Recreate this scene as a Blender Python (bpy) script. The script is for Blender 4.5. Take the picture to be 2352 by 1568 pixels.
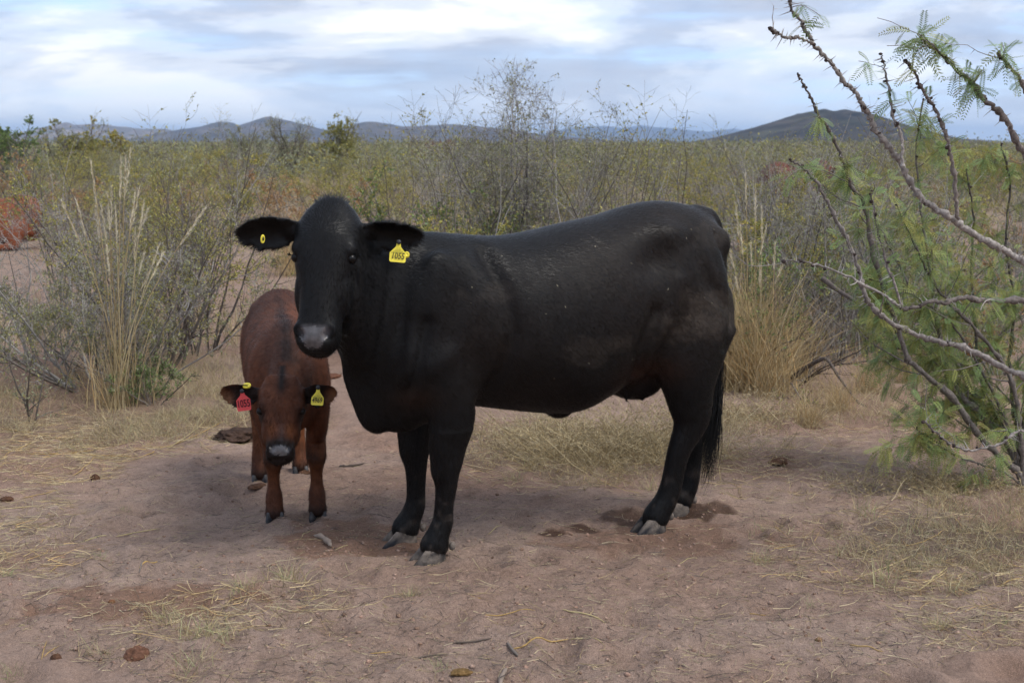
import bpy, math
import numpy as np
from mathutils import Vector

for o in list(bpy.data.objects): bpy.data.objects.remove(o)
SC = bpy.context.scene
COL = SC.collection

# ------------------------------------------------------------------ camera
FPX, PITCH, EYE = 3200.0, math.atan(454/3200.0), 1.54      # pixels of a 2352 x 1568 picture
cam = bpy.data.cameras.new('camera')
camo = bpy.data.objects.new('camera', cam); COL.objects.link(camo)
cam.sensor_fit = 'HORIZONTAL'; cam.sensor_width = 23.5
cam.lens = 23.5*FPX/2352.0
cam.clip_start = 0.05; cam.clip_end = 90000
camo.location = (0, 0, EYE)
camo.rotation_euler = (math.pi/2-PITCH, 0, 0)
cam.dof.use_dof = True; cam.dof.focus_distance = 5.15; cam.dof.aperture_fstop = 4.5
SC.camera = camo
SC.view_settings.view_transform = 'Standard'; SC.view_settings.look = 'None'
SC.view_settings.gamma = 1.0; SC.view_settings.use_curve_mapping = False
SC.view_settings.exposure = 2.02

# ------------------------------------------------------------------ sky and sun
SUN_EL, SUN_AZ = math.radians(52), math.radians(118)   # azimuth clockwise from +Y: sun to the right, a little behind the camera
sd = np.array([math.sin(SUN_AZ)*math.cos(SUN_EL), math.cos(SUN_AZ)*math.cos(SUN_EL), math.sin(SUN_EL)])
W = bpy.data.worlds.new('World'); SC.world = W; W.use_nodes = True
nt = W.node_tree; nt.nodes.clear()
def N(t, **k):
    n = nt.nodes.new(t)
    for a, b in k.items(): setattr(n, a, b)
    return n
def LK(a, b): nt.links.new(a, b)
def MATH(op, a, b=None, clamp=False):
    n = N('ShaderNodeMath', operation=op, use_clamp=clamp)
    for i, x in enumerate([a, b]):
        if x is None: continue
        if isinstance(x, (int, float)): n.inputs[i].default_value = x
        else: LK(x, n.inputs[i])
    return n.outputs[0]
def RAMP(x, stops, interp='EASE'):
    n = N('ShaderNodeValToRGB'); LK(x, n.inputs[0]); cr = n.color_ramp; cr.interpolation = interp
    while len(cr.elements) < len(stops): cr.elements.new(0.5)
    for e, (p, c) in zip(cr.elements, stops):
        e.position = p; e.color = (c[0], c[1], c[2], 1) if not isinstance(c, (int, float)) else (c, c, c, 1)
    return n.outputs[0]
def NOISE(vec, scale, detail=5, rough=.5, dist=0.0, dim='3D'):
    n = N('ShaderNodeTexNoise', noise_dimensions=dim); LK(vec, n.inputs['Vector'])
    n.inputs['Scale'].default_value = scale; n.inputs['Detail'].default_value = detail
    n.inputs['Roughness'].default_value = rough; n.inputs['Distortion'].default_value = dist
    return n.outputs[0]
def MIXC(f, a, b):
    n = N('ShaderNodeMix', data_type='RGBA'); 
    if isinstance(f, (int, float)): n.inputs[0].default_value = f
    else: LK(f, n.inputs[0])
    for i, x in ((6, a), (7, b)):
        if isinstance(x, tuple): n.inputs[i].default_value = (*x, 1)
        else: LK(x, n.inputs[i])
    return n.outputs[2]
SKY_STR = 0.10
tc = N('ShaderNodeTexCoord'); sep = N('ShaderNodeSeparateXYZ'); LK(tc.outputs['Generated'], sep.inputs[0])
sky = N('ShaderNodeTexSky', sky_type='NISHITA'); sky.sun_disc = False
sky.sun_elevation = SUN_EL; sky.sun_rotation = SUN_AZ; sky.altitude = 1400; sky.air_density = 1.0; sky.dust_density = 1.0; sky.ozone_density = 1.5
zc = MATH('MAXIMUM', sep.outputs[2], 0.0)
def cloud_vec(sx, sz, loc):                       # layered clouds: flattened, seen near the horizon
    c = N('ShaderNodeCombineXYZ'); LK(MATH('MULTIPLY', sep.outputs[0], sx), c.inputs[0]); LK(MATH('MULTIPLY', sep.outputs[1], sx), c.inputs[1]); LK(MATH('MULTIPLY', sep.outputs[2], sz), c.inputs[2])
    m_ = N('ShaderNodeVectorMath', operation='ADD'); LK(c.outputs[0], m_.inputs[0]); m_.inputs[1].default_value = loc; return m_.outputs[0]
SKYLOC = (7.0, 8.6, 9.1)
va = cloud_vec(5.0, 21.0, SKYLOC); vb = cloud_vec(4.0, 52.0, (6.9, 10.2, 7.8)); vc = cloud_vec(6.0, 24.0, (0.8, 8.4, 0.5))
big = NOISE(va, 0.72, 10, .58, .25); streak = NOISE(vb, 1.0, 9, .60, .25); shade = NOISE(vc, 0.70, 10, .58, .35)
cov = RAMP(MATH('ADD', MATH('MULTIPLY', big, .60), MATH('MULTIPLY', streak, .40)), [(.40, 0.0), (.475, .75), (.56, 1.0)], 'LINEAR')
cloudc = RAMP(MATH('ADD', MATH('MULTIPLY', shade, .70), MATH('MULTIPLY', big, .30)), [(.38, (.38, .43, .545)), (.47, (.51, .565, .68)), (.525, (.74, .79, .88)), (.585, (1.0, 1.0, 1.0))], 'EASE')
csc = N('ShaderNodeVectorMath', operation='SCALE'); LK(cloudc, csc.inputs[0]); csc.inputs['Scale'].default_value = 3.1; cloudc = csc.outputs[0]
blue = MIXC(.8, sky.outputs[0], (1.15, 1.75, 2.95))
skyc = MIXC(cov, blue, cloudc)
hz = RAMP(zc, [(0.0, 1.0), (.022, .35), (.06, 0.0)], 'EASE')
skyc = MIXC(MATH('MULTIPLY', hz, .45), skyc, (3.2, 3.4, 3.65))
bg = N('ShaderNodeBackground'); LK(skyc, bg.inputs[0]); bg.inputs[1].default_value = SKY_STR
wo = N('ShaderNodeOutputWorld'); LK(bg.outputs[0], wo.inputs[0])

sl = bpy.data.lights.new('sun', 'SUN'); sl.energy = 0.8; sl.angle = math.radians(26); sl.color = (1.0, .955, .88)
so = bpy.data.objects.new('sun', sl); COL.objects.link(so)
so.rotation_euler = Vector(tuple(-sd)).to_track_quat('-Z', 'Y').to_euler()

# ------------------------------------------------------------------ picture pixel -> point in the place
_s, _c = math.sin(PITCH), math.cos(PITCH)
CAMP = np.array([0, 0, EYE])
def ray(u, v):
    x = (u-1176)/FPX; y = (v-784)/FPX
    return np.array([x, _c-y*_s, -_s-y*_c])
def gnd(u, v):
    d = ray(u, v); return CAMP-d*EYE/d[2]
def atY(u, v, Y):
    d = ray(u, v); return CAMP+d*Y/d[1]

# ------------------------------------------------------------------ mesh helpers
def nrm(v): v = np.asarray(v, float); return v/np.maximum(np.linalg.norm(v, axis=-1, keepdims=True), 1e-9)
def make_mesh(name, V, faces, col=None, smooth=True, mats=(), matidx=None):
    """faces: list of int arrays (n,k)"""
    V = np.asarray(V, np.float32)
    me = bpy.data.meshes.new(name)
    faces = [np.asarray(f, np.int32) for f in faces if len(f)]
    nl = sum(f.size for f in faces); nf = sum(len(f) for f in faces)
    me.vertices.add(len(V)); me.vertices.foreach_set('co', V.ravel())
    me.loops.add(nl); me.polygons.add(nf)
    me.loops.foreach_set('vertex_index', np.concatenate([f.ravel() for f in faces]))
    tot = np.concatenate([np.full(len(f), f.shape[1], np.int32) for f in faces])
    st = np.concatenate([[0], np.cumsum(tot)[:-1]]).astype(np.int32)
    me.polygons.foreach_set('loop_start', st)
    try: me.polygons.foreach_set('loop_total', tot)
    except Exception: pass
    me.polygons.foreach_set('use_smooth', np.full(nf, smooth))
    for m in mats: me.materials.append(m)
    if matidx is not None: me.polygons.foreach_set('material_index', np.asarray(matidx, np.int32))
    if col is not None:
        c = np.ones((len(V), 4), np.float32); c[:, :3] = col
        at = me.attributes.new('Col', 'FLOAT_COLOR', 'POINT'); at.data.foreach_set('color', c.ravel())
    me.update(); me.validate()
    return me
def link(name, me, parent=None, loc=(0, 0, 0), rz=0.0):
    o = bpy.data.objects.new(name, me); COL.objects.link(o)
    o.location = tuple(float(x) for x in loc); o.rotation_euler = (0, 0, rz)
    if parent is not None: o.parent = parent
    return o
def tag(o, label=None, cat=None, group=None, kind=None):
    if label: o['label'] = label
    if cat: o['category'] = cat
    if group: o['group'] = group
    if kind: o['kind'] = kind
    return o
class Batch:
    def __init__(s): s.V = []; s.C = []; s.F = {}; s.n = 0
    def add(s, V, F, col):
        V = np.asarray(V, np.float32).reshape(-1, 3)
        F = np.asarray(F, np.int64)
        s.V.append(V); c = np.empty((len(V), 3), np.float32); c[:] = col; s.C.append(c)
        s.F.setdefault(F.shape[1], []).append(F+s.n); s.n += len(V)
    def mesh(s, name, mat, smooth=True):
        return make_mesh(name, np.concatenate(s.V), [np.concatenate(f) for f in s.F.values()], np.concatenate(s.C), smooth, [mat])
def tubes(P, R, m=4, ref=(0.31, 0.52, 0.79)):
    """P (n,k,3) polylines, R (n,k) radii -> verts, quads"""
    P = np.asarray(P, float); R = np.asarray(R, float); n, k = P.shape[:2]
    T = nrm(np.gradient(P, axis=1))
    e1 = nrm(np.cross(T, np.broadcast_to(np.asarray(ref, float), T.shape))); e2 = np.cross(T, e1)
    a = np.arange(m)*2*np.pi/m
    V = P[:, :, None]+R[:, :, None, None]*(np.cos(a)[None, None, :, None]*e1[:, :, None]+np.sin(a)[None, None, :, None]*e2[:, :, None])
    i = np.arange(n)[:, None, None]*k*m; j = np.arange(k-1)[None, :, None]*m; q = np.arange(m)[None, None]; q2 = (q+1) % m
    F = np.stack(np.broadcast_arrays(i+j+q, i+j+q2, i+j+m+q2, i+j+m+q), -1).reshape(-1, 4)
    return V.reshape(-1, 3), F
def quads(C, A, B):
    """diamond leaves: centre C, half axes A (long), B (short)"""
    V = np.stack([C-A, C+B-.15*A, C+A, C-B-.15*A], 1); n = len(C)
    return V.reshape(-1, 3), np.arange(4*n).reshape(n, 4)
def tri_blades(P0, D, Wd):
    """thin triangles: root P0, vector D, half width vector Wd"""
    V = np.stack([P0-Wd, P0+Wd, P0+D], 1); n = len(P0)
    return V.reshape(-1, 3), np.arange(3*n).reshape(n, 3)
def rdir(rng, n): return nrm(rng.normal(size=(n, 3)))
def resample(pts, k):
    pts = np.asarray(pts, float); d = np.r_[0, np.cumsum(np.linalg.norm(np.diff(pts[:, :3], axis=0), axis=1))]
    t = np.linspace(0, d[-1], k)
    return np.stack([np.interp(t, d, pts[:, i]) for i in range(pts.shape[1])], 1)
def smoothpath(pts, k):
    """Catmull-Rom through pts (any columns), k samples"""
    p = np.asarray(pts, float); p = np.vstack([2*p[0]-p[1], p, 2*p[-1]-p[-2]]); n = len(p)-3
    t = np.linspace(0, n-1e-6, k); i = t.astype(int); f = (t-i)[:, None]
    a, b, c, d = p[i], p[i+1], p[i+2], p[i+3]
    return .5*((2*b)+(c-a)*f+(2*a-5*b+4*c-d)*f*f+(3*b-a-3*c+d)*f**3)
# value noise for geometry
_rg = np.random.default_rng(5); _tab = _rg.random((256, 256))
def vnoise(x, y, seed=0):
    x = np.asarray(x, float)+seed*17.3; y = np.asarray(y, float)+seed*9.7
    xi = np.floor(x).astype(int); yi = np.floor(y).astype(int); fx = x-xi; fy = y-yi
    fx = fx*fx*(3-2*fx); fy = fy*fy*(3-2*fy)
    g = lambda a, b: _tab[a & 255, b & 255]
    return (g(xi, yi)*(1-fx)+g(xi+1, yi)*fx)*(1-fy)+(g(xi, yi+1)*(1-fx)+g(xi+1, yi+1)*fx)*fy
def fbm(x, y, o=4, seed=0):
    r = 0; a = .5
    for i in range(o): r = r+a*vnoise(x*2**i, y*2**i, seed+i*3); a *= .5
    return r

# ------------------------------------------------------------------ materials
def mat_col(name, rough=.8, spec=.3, sat_noise=.25, nscale=40.0, translucent=0.0, bump=0.0, bscale=200.0, sheen=0.0, normal_attr=None):
    """colour from the mesh's own Col attribute, broken up by fine noise"""
    m = bpy.data.materials.new(name); m.use_nodes = True; t = m.node_tree; t.nodes.clear()
    out = t.nodes.new('ShaderNodeOutputMaterial'); b = t.nodes.new('ShaderNodeBsdfPrincipled')
    at = t.nodes.new('ShaderNodeAttribute'); at.attribute_name = 'Col'
    tcn = t.nodes.new('ShaderNodeTexCoord'); no = t.nodes.new('ShaderNodeTexNoise'); no.inputs['Scale'].default_value = nscale; no.inputs['Detail'].default_value = 3
    t.links.new(tcn.outputs['Object'], no.inputs['Vector'])
    mr = t.nodes.new('ShaderNodeMapRange'); mr.inputs['From Min'].default_value = .3; mr.inputs['From Max'].default_value = .7
    mr.inputs['To Min'].default_value = 1-sat_noise; mr.inputs['To Max'].default_value = 1+sat_noise; t.links.new(no.outputs[0], mr.inputs[0])
    vm = t.nodes.new('ShaderNodeVectorMath'); vm.operation = 'SCALE'; t.links.new(at.outputs['Color'], vm.inputs[0]); t.links.new(mr.outputs[0], vm.inputs['Scale'])
    t.links.new(vm.outputs[0], b.inputs['Base Color'])
    b.inputs['Roughness'].default_value = rough; b.inputs['Specular IOR Level'].default_value = spec
    if sheen: b.inputs['Sheen Weight'].default_value = sheen; b.inputs['Sheen Roughness'].default_value = .5
    if bump:
        n2 = t.nodes.new('ShaderNodeTexNoise'); n2.inputs['Scale'].default_value = bscale; n2.inputs['Detail'].default_value = 6
        t.links.new(tcn.outputs['Object'], n2.inputs['Vector'])
        bp = t.nodes.new('ShaderNodeBump'); bp.inputs['Strength'].default_value = bump; bp.inputs['Distance'].default_value = .01
        t.links.new(n2.outputs[0], bp.inputs['Height']); t.links.new(bp.outputs[0], b.inputs['Normal'])
    if normal_attr:
        na = t.nodes.new('ShaderNodeAttribute'); na.attribute_name = normal_attr; t.links.new(na.outputs['Vector'], b.inputs['Normal'])
    if translucent:
        tr = t.nodes.new('ShaderNodeBsdfTranslucent'); t.links.new(vm.outputs[0], tr.inputs[0])
        mx = t.nodes.new('ShaderNodeMixShader'); mx.inputs[0].default_value = translucent
        t.links.new(b.outputs[0], mx.inputs[1]); t.links.new(tr.outputs[0], mx.inputs[2]); t.links.new(mx.outputs[0], out.inputs[0])
    else: t.links.new(b.outputs[0], out.inputs[0])
    return m
def mat_plain(name, col, rough=.6, spec=.4, var=.15, nscale=30):
    m = bpy.data.materials.new(name); m.use_nodes = True; t = m.node_tree; b = t.nodes['Principled BSDF']
    tcn = t.nodes.new('ShaderNodeTexCoord'); no = t.nodes.new('ShaderNodeTexNoise'); no.inputs['Scale'].default_value = nscale; no.inputs['Detail'].default_value = 4
    t.links.new(tcn.outputs['Object'], no.inputs['Vector'])
    r = t.nodes.new('ShaderNodeValToRGB'); t.links.new(no.outputs[0], r.inputs[0])
    c = np.array(col); r.color_ramp.elements[0].position = .3; r.color_ramp.elements[1].position = .7
    r.color_ramp.elements[0].color = (*(c*(1-var)), 1); r.color_ramp.elements[1].color = (*(c*(1+var)), 1)
    t.links.new(r.outputs[0], b.inputs['Base Color']); b.inputs['Roughness'].default_value = rough; b.inputs['Specular IOR Level'].default_value = spec
    return m
M_twig = mat_col('bark', .85, .2, .3, 60)
M_leaf = mat_col('leaf', .6, .3, .2, 25, translucent=.3)
M_straw = mat_col('straw', .7, .3, .2, 30, translucent=.25)
M_dung = mat_col('dung', .95, .1, .35, 60, bump=.8, bscale=90)

# ================================================================== the ground
_rp = np.random.default_rng(11)
PRINTS = []                                  # hoof prints pressed into the sand
for i in range(260):
    y = _rp.uniform(3.7, 8.5); x = _rp.uniform(-.42*y, .42*y); PRINTS.append((x, y, _rp.uniform(0, 6.28), _rp.uniform(.045, .075), _rp.uniform(.012, .030)))
def hgt(x, y):
    x = np.asarray(x, float); y = np.asarray(y, float)
    near = np.clip((60-y)/40, 0, 1)
    h = .055*(fbm(x*.55+4, y*.55, 3, 1)-.44)+.034*(fbm(x*2.1, y*2.1, 3, 2)-.44)+.030*(fbm(x*6.3, y*6.3, 3, 3)-.44)
    return h*near
def hgt_fine(x, y):
    h = hgt(x, y)
    for (px, py, an, r, d) in PRINTS:
        dx = x-px; dy = y-py; c, s = math.cos(an), math.sin(an)
        e = ((dx*c+dy*s)/(r*1.25))**2+((-dx*s+dy*c)/r)**2
        h = h-d*np.exp(-e*1.2)+.45*d*np.exp(-(np.sqrt(e)-1.75)**2*4)
    lump = fbm(x*17, y*17, 3, 7)
    h = h+.017*np.clip(lump-.44, -.06, .5)*2+.009*(fbm(x*40, y*40, 2, 9)-.37)
    return h
def axis(lo, hi, step, far_lo, far_hi, g=1.16):
    a = list(np.arange(lo, hi+step/2, step)); s = step; x = a[-1]
    while x < far_hi: s *= g; x += s; a.append(x)
    s = step; x = a[0]; pre = []
    while x > far_lo: s *= g; x -= s; pre.append(x)
    return np.array(pre[::-1]+a)
gx = axis(-2.9, 2.9, .0135, -15000, 15000, 1.13); gy = axis(3.55, 7.4, .0135, -1200, 15000, 1.10)
GX, GY = np.meshgrid(gx, gy); GZ = hgt_fine(GX, GY)
V = np.stack([GX, GY, GZ], -1).reshape(-1, 3)
ny, nx = GX.shape; ii = (np.arange(ny-1)[:, None]*nx+np.arange(nx-1)[None]).ravel()
F = np.stack([ii, ii+1, ii+nx+1, ii+nx], 1)
SAND, RED, PALE, DAMP = np.array([.365, .253, .197]), np.array([.330, .212, .157]), np.array([.395, .290, .233]), np.array([.085, .048, .033])
a = np.clip((fbm(GX*.8+3, GY*.8, 4, 21)-.40)*5, 0, 1)[..., None]; b = np.clip((fbm(GX*1.7, GY*1.7, 4, 24)-.46)*5, 0, 1)[..., None]
gc = SAND*(1-a)+RED*a; gc = gc*(1-.6*b)+PALE*.6*b
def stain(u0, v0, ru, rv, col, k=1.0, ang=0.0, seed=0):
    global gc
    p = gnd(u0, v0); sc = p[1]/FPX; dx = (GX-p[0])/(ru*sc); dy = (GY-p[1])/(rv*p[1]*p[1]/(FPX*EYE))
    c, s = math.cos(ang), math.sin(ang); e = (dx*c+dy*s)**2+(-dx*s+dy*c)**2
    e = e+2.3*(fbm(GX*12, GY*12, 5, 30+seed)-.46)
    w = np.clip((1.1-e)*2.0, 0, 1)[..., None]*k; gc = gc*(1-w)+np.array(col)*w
# damp trickles and trodden dung by the hind feet; reddish scraped sand where the animals stand
REDD = (.265, .150, .100); stain(820, 1240, 210, 50, REDD, .8, 0, 1); stain(330, 1390, 300, 50, REDD, .75, 0, 2); stain(1500, 1240, 260, 45, REDD, .6, 0, 3)
stain(1270, 1226, 40, 9, DAMP, .9, 0, 4); stain(1340, 1215, 50, 8, DAMP, .9, .12, 5); stain(1430, 1222, 22, 16, DAMP, .5, 0, 6)
stain(1590, 1180, 55, 22, DAMP, .9, 0, 7); stain(1440, 1192, 60, 16, DAMP, .75, 0, 8); stain(1655, 1172, 40, 10, DAMP, .8, 0, 9)
stain(550, 1000, 70, 22, DAMP, .85, 0, 10); stain(1790, 1058, 40, 10, DAMP, .6, 0, 11)
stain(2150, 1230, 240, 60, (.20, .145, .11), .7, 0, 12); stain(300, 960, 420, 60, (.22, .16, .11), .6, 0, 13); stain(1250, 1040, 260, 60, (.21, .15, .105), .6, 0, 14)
far = np.clip((GY-14)/25, 0, 1)[..., None]; dry = np.array([.205, .165, .090]); gc = gc*(1-far*.75)+dry*far*.75
gc = np.clip(gc, 0, 1)
m = bpy.data.materials.new('sandy_soil'); m.use_nodes = True; t = m.node_tree; bs = t.nodes['Principled BSDF']
at = t.nodes.new('ShaderNodeAttribute'); at.attribute_name = 'Col'; tcn = t.nodes.new('ShaderNodeTexCoord')
def gn(scale, det, rough=.6):
    n = t.nodes.new('ShaderNodeTexNoise'); n.inputs['Scale'].default_value = scale; n.inputs['Detail'].default_value = det; n.inputs['Roughness'].default_value = rough
    t.links.new(tcn.outputs['Object'], n.inputs['Vector']); return n.outputs[0]
def mrange(x, a, b, c, d):
    n = t.nodes.new('ShaderNodeMapRange'); t.links.new(x, n.inputs[0])
    for i, q in enumerate((a, b, c, d)): n.inputs[i+1].default_value = q
    return n.outputs[0]
def mul(a, b):
    n = t.nodes.new('ShaderNodeMath'); n.operation = 'MULTIPLY'; t.links.new(a, n.inputs[0]); t.links.new(b, n.inputs[1]); return n.outputs[0]
fac = mul(mul(mrange(gn(9, 6), .3, .7, .80, 1.16), mrange(gn(70, 4), .3, .7, .82, 1.15)), mrange(gn(420, 2), .35, .68, .64, 1.28))
vm = t.nodes.new('ShaderNodeVectorMath'); vm.operation = 'SCALE'; t.links.new(at.outputs['Color'], vm.inputs[0]); t.links.new(fac, vm.inputs['Scale'])
t.links.new(vm.outputs[0], bs.inputs['Base Color']); bs.inputs['Roughness'].default_value = .95; bs.inputs['Specular IOR Level'].default_value = .12
bp = t.nodes.new('ShaderNodeBump'); bp.inputs['Strength'].default_value = .9; bp.inputs['Distance'].default_value = .016
ad = t.nodes.new('ShaderNodeMath'); ad.operation = 'ADD'; t.links.new(gn(38, 7, .65), ad.inputs[0]); t.links.new(gn(190, 4, .7), ad.inputs[1])
t.links.new(ad.outputs[0], bp.inputs['Height']); t.links.new(bp.outputs[0], bs.inputs['Normal'])
M_soil = m
tag(link('ground', make_mesh('ground', V, [F], gc.reshape(-1, 3), True, [M_soil])), kind='structure')
del V, F

# ================================================================== hills
def ridge(name, pts, Y, depth, col, seed, amp=.12, base_v=338):
    """pts: skyline of the ridge in picture pixels; built as a real ridge with slopes to both sides"""
    P = np.array([atY(u, v, Y) for u, v in pts]); xs = np.linspace(P[0, 0], P[-1, 0], 260); hz_ = np.interp(xs, P[:, 0], P[:, 2])
    ks = np.ones(5)/5; hz_ = np.convolve(np.pad(hz_, 2, 'edge'), ks, 'valid')
    dz = np.linspace(-1, 1, 41); X, Dp = np.meshgrid(xs, dz)
    wob = (fbm(X/depth*2.2, Dp*0+seed, 3, seed)-.45)*.6
    shp = np.clip(1-np.abs(Dp-wob*(1-np.abs(Dp)))**1.15, 0, 1)
    top = hz_[None]*1.0
    rough_ = (fbm(X/depth*5, Dp*3.0, 5, seed)-.47)*amp*2*(np.abs(Dp)**.6)
    Z = top*np.clip(shp+rough_*shp, 0, 1.0)
    Z = Z+top*.10*(fbm(X/depth*26, Dp*14, 3, seed+5)-.44)*shp
    Z[0] = -3; Z[-1] = -3; Z[:, 0] = -3; Z[:, -1] = -3
    V = np.stack([X, Y+Dp*depth, Z], -1).reshape(-1, 3); h, w = X.shape
    ii = (np.arange(h-1)[:, None]*w+np.arange(w-1)[None]).ravel(); F = np.stack([ii, ii+1, ii+w+1, ii+w], 1)
    c = np.array(col)*(.35+1.3*fbm(X/depth*9, Dp*6, 4, seed+2))[..., None]
    g2 = np.clip((fbm(X/depth*14, Dp*11, 4, seed+8)-.5)*6, 0, 1)[..., None]; c = c*(1-.35*g2)+np.array([.05, .055, .025])*.35*g2
    tag(link(name, make_mesh(name, V, [F], c.reshape(-1, 3), True, [M_rock])), kind='structure')
M_rock = mat_col('hill_scrub', .95, .1, .65, .035)
B = (.085, .065, .052)
ridge('hill', [(1560, 334), (1640, 316), (1690, 304), (1735, 291), (1790, 273), (1830, 262), (1868, 256), (1895, 249), (1925, 257), (1948, 250), (1975, 255), (2010, 270), (2050, 290), (2090, 309), (2130, 322), (2190, 335)], 1500, 320, (.045, .036, .028), 41, .15)
ridge('hill', [(2120, 338), (2180, 322), (2215, 319), (2270, 325), (2330, 331), (2420, 335), (2600, 340)], 3300, 500, B, 47)
ridge('hills', [(780, 322), (800, 285), (850, 278), (880, 282), (920, 290), (980, 288), (1020, 284), (1060, 287), (1130, 292), (1180, 300), (1260, 310), (1340, 318), (1420, 324), (1500, 326), (1590, 336)], 3600, 600, B, 43)
ridge('hills', [(330, 330), (380, 306), (420, 296), (470, 290), (500, 278), (530, 281), (555, 290), (580, 280), (600, 271), (620, 268), (640, 272), (690, 285), (760, 300), (820, 316), (900, 330)], 4200, 700, B, 44)
ridge('mountains', [(60, 318), (110, 290), (150, 281), (180, 288), (230, 284), (280, 290), (330, 296), (380, 296), (430, 320)], 5200, 800, (.17, .13, .10), 45)
ridge('mountains', [(1180, 318), (1300, 296), (1380, 289), (1430, 295), (1470, 286), (1500, 293), (1560, 298), (1620, 303), (1680, 296), (1740, 303), (1850, 312), (2000, 320)], 11000, 1600, B, 46)

# ================================================================== air
hm = bpy.data.materials.new('haze_air'); hm.use_nodes = True; t = hm.node_tree; t.nodes.clear()
pv = t.nodes.new('ShaderNodeVolumePrincipled'); pv.inputs['Color'].default_value = (.50, .70, 1.0, 1); pv.inputs['Density'].default_value = 1.15e-4; pv.inputs['Anisotropy'].default_value = .2
ou = t.nodes.new('ShaderNodeOutputMaterial'); t.links.new(pv.outputs[0], ou.inputs['Volume'])
x0, x1, y0, y1, z0, z1 = -16000, 16000, -1500, 16000, -5, 175
V = [(x, y, z) for z in (z0, z1) for y in (y0, y1) for x in (x0, x1)]
F = [(0, 2, 3, 1), (4, 5, 7, 6), (0, 1, 5, 4), (2, 6, 7, 3), (0, 4, 6, 2), (1, 3, 7, 5)]
ho = link('haze', make_mesh('haze', V, [F], None, False, [hm])); tag(ho, kind='stuff')
# ================================================================== cattle
def loft(rings, m=28, cap=True):
    """rings: list of (centre, e_side, e_up, w, up, down, n). closed tube"""
    a = np.arange(m)*2*np.pi/m; ca, sa = np.cos(a), np.sin(a); V = []
    for (c, es, eu, w, up, dn, n) in rings:
        x = np.sign(ca)*np.abs(ca)**(2/n)*w; z = np.sign(sa)*np.abs(sa)**(2/n)*np.where(sa > 0, up, dn)
        V.append(np.asarray(c)+x[:, None]*np.asarray(es)+z[:, None]*np.asarray(eu))
    k = len(rings); V = np.concatenate(V); i = np.arange(k-1)[:, None]*m; q = np.arange(m)[None]; q2 = (q+1) % m
    F = np.stack([i+q, i+q2, i+m+q2, i+m+q], -1).reshape(-1, 4).tolist()
    c0 = len(V); V = np.vstack([V, V[:m].mean(0), V[-m:].mean(0)])
    F3 = [(c0, (j+1) % m, j) for j in range(m)]+[(c0+1, (k-1)*m+j, (k-1)*m+(j+1) % m) for j in range(m)]
    return V, F, F3
def ellipsoid(c, r, ax=None, m=20, k=12):
    ax = np.eye(3) if ax is None else np.asarray(ax)
    th = np.linspace(0, np.pi, k+1)[1:-1]; rings = []
    V = []
    for t_ in th:
        a = np.arange(m)*2*np.pi/m; V.append(np.stack([np.sin(t_)*np.cos(a)*r[0], np.sin(t_)*np.sin(a)*r[1], np.full(m, np.cos(t_)*r[2])], 1))
    kk = len(V); V = np.concatenate(V); i = np.arange(kk-1)[:, None]*m; q = np.arange(m)[None]; q2 = (q+1) % m
    F = np.stack([i+q, i+m+q, i+m+q2, i+q2], -1).reshape(-1, 4).tolist()
    c0 = len(V); V = np.vstack([V, [0, 0, r[2]], [0, 0, -r[2]]])
    F3 = [(c0, j, (j+1) % m) for j in range(m)]+[(c0+1, (kk-1)*m+(j+1) % m, (kk-1)*m+j) for j in range(m)]
    return V@ax+np.asarray(c), F, F3
def limb(pts, k=26, m=20):
    """pts rows: a,b,z,ra,rb (fore-aft radius, side radius); horizontal rings blended along the bone"""
    p = smoothpath(pts, k); p[:, 3:] = np.maximum(p[:, 3:], .004); T = nrm(np.gradient(p[:, :3], axis=0)); R = []
    for q, t_ in zip(p, T):
        side = np.array([0, 1.0, 0]); side = nrm(side-t_*(side@t_)); fw = np.cross(side, t_)
        R.append((q[:3], fw, side, q[3], q[4], q[4], 2.1))
    return loft(R, m)
def ear_shape(root, out, nrmv, length, width, cup, thick, droop=0.0):
    """leaf-shaped, cupped ear. out: direction along the ear, nrmv: direction the hollow faces"""
    out = nrm(out); nrmv = nrm(nrmv-out*(nrmv@out)); up = np.cross(nrmv, out)
    if up[2] < 0: up = -up
    ns, nt = 22, 17; s = np.linspace(0, 1, ns); t_ = np.linspace(-1, 1, nt); S, T = np.meshgrid(s, t_, indexing='ij')
    w = np.interp(s, [0, .1, .25, .5, .7, .85, .95, 1], [.34, .5, .78, 1.0, .95, .74, .45, .12])*width/2
    Wd = w[:, None]*T
    off = cup*(T**2)*(w[:, None]/(width/2))-.25*cup
    base = np.asarray(root)+out*(S*length)[..., None]+up*(Wd-droop*S**2*length)[..., None]
    fr = base+nrmv*off[..., None]; th = thick*(1-.65*np.abs(T)**3)*(1-.5*S)
    bk = fr-nrmv*th[..., None]
    V = np.concatenate([fr.reshape(-1, 3), bk.reshape(-1, 3)]); o = ns*nt; F = []
    for i in range(ns-1):
        for j in range(nt-1):
            q = i*nt+j; F.append((q, q+1, q+nt+1, q+nt)); F.append((o+q, o+q+nt, o+q+nt+1, o+q+1))
    for i in range(ns-1):
        q = i*nt; F.append((q, q+nt, o+q+nt, o+q)); q = i*nt+nt-1; F.append((q, o+q, o+q+nt, q+nt))
    for j in range(nt-1):
        F.append((j, o+j, o+j+1, j+1)); q = (ns-1)*nt+j; F.append((q, q+1, o+q+1, o+q))
    return V, F, []
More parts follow.
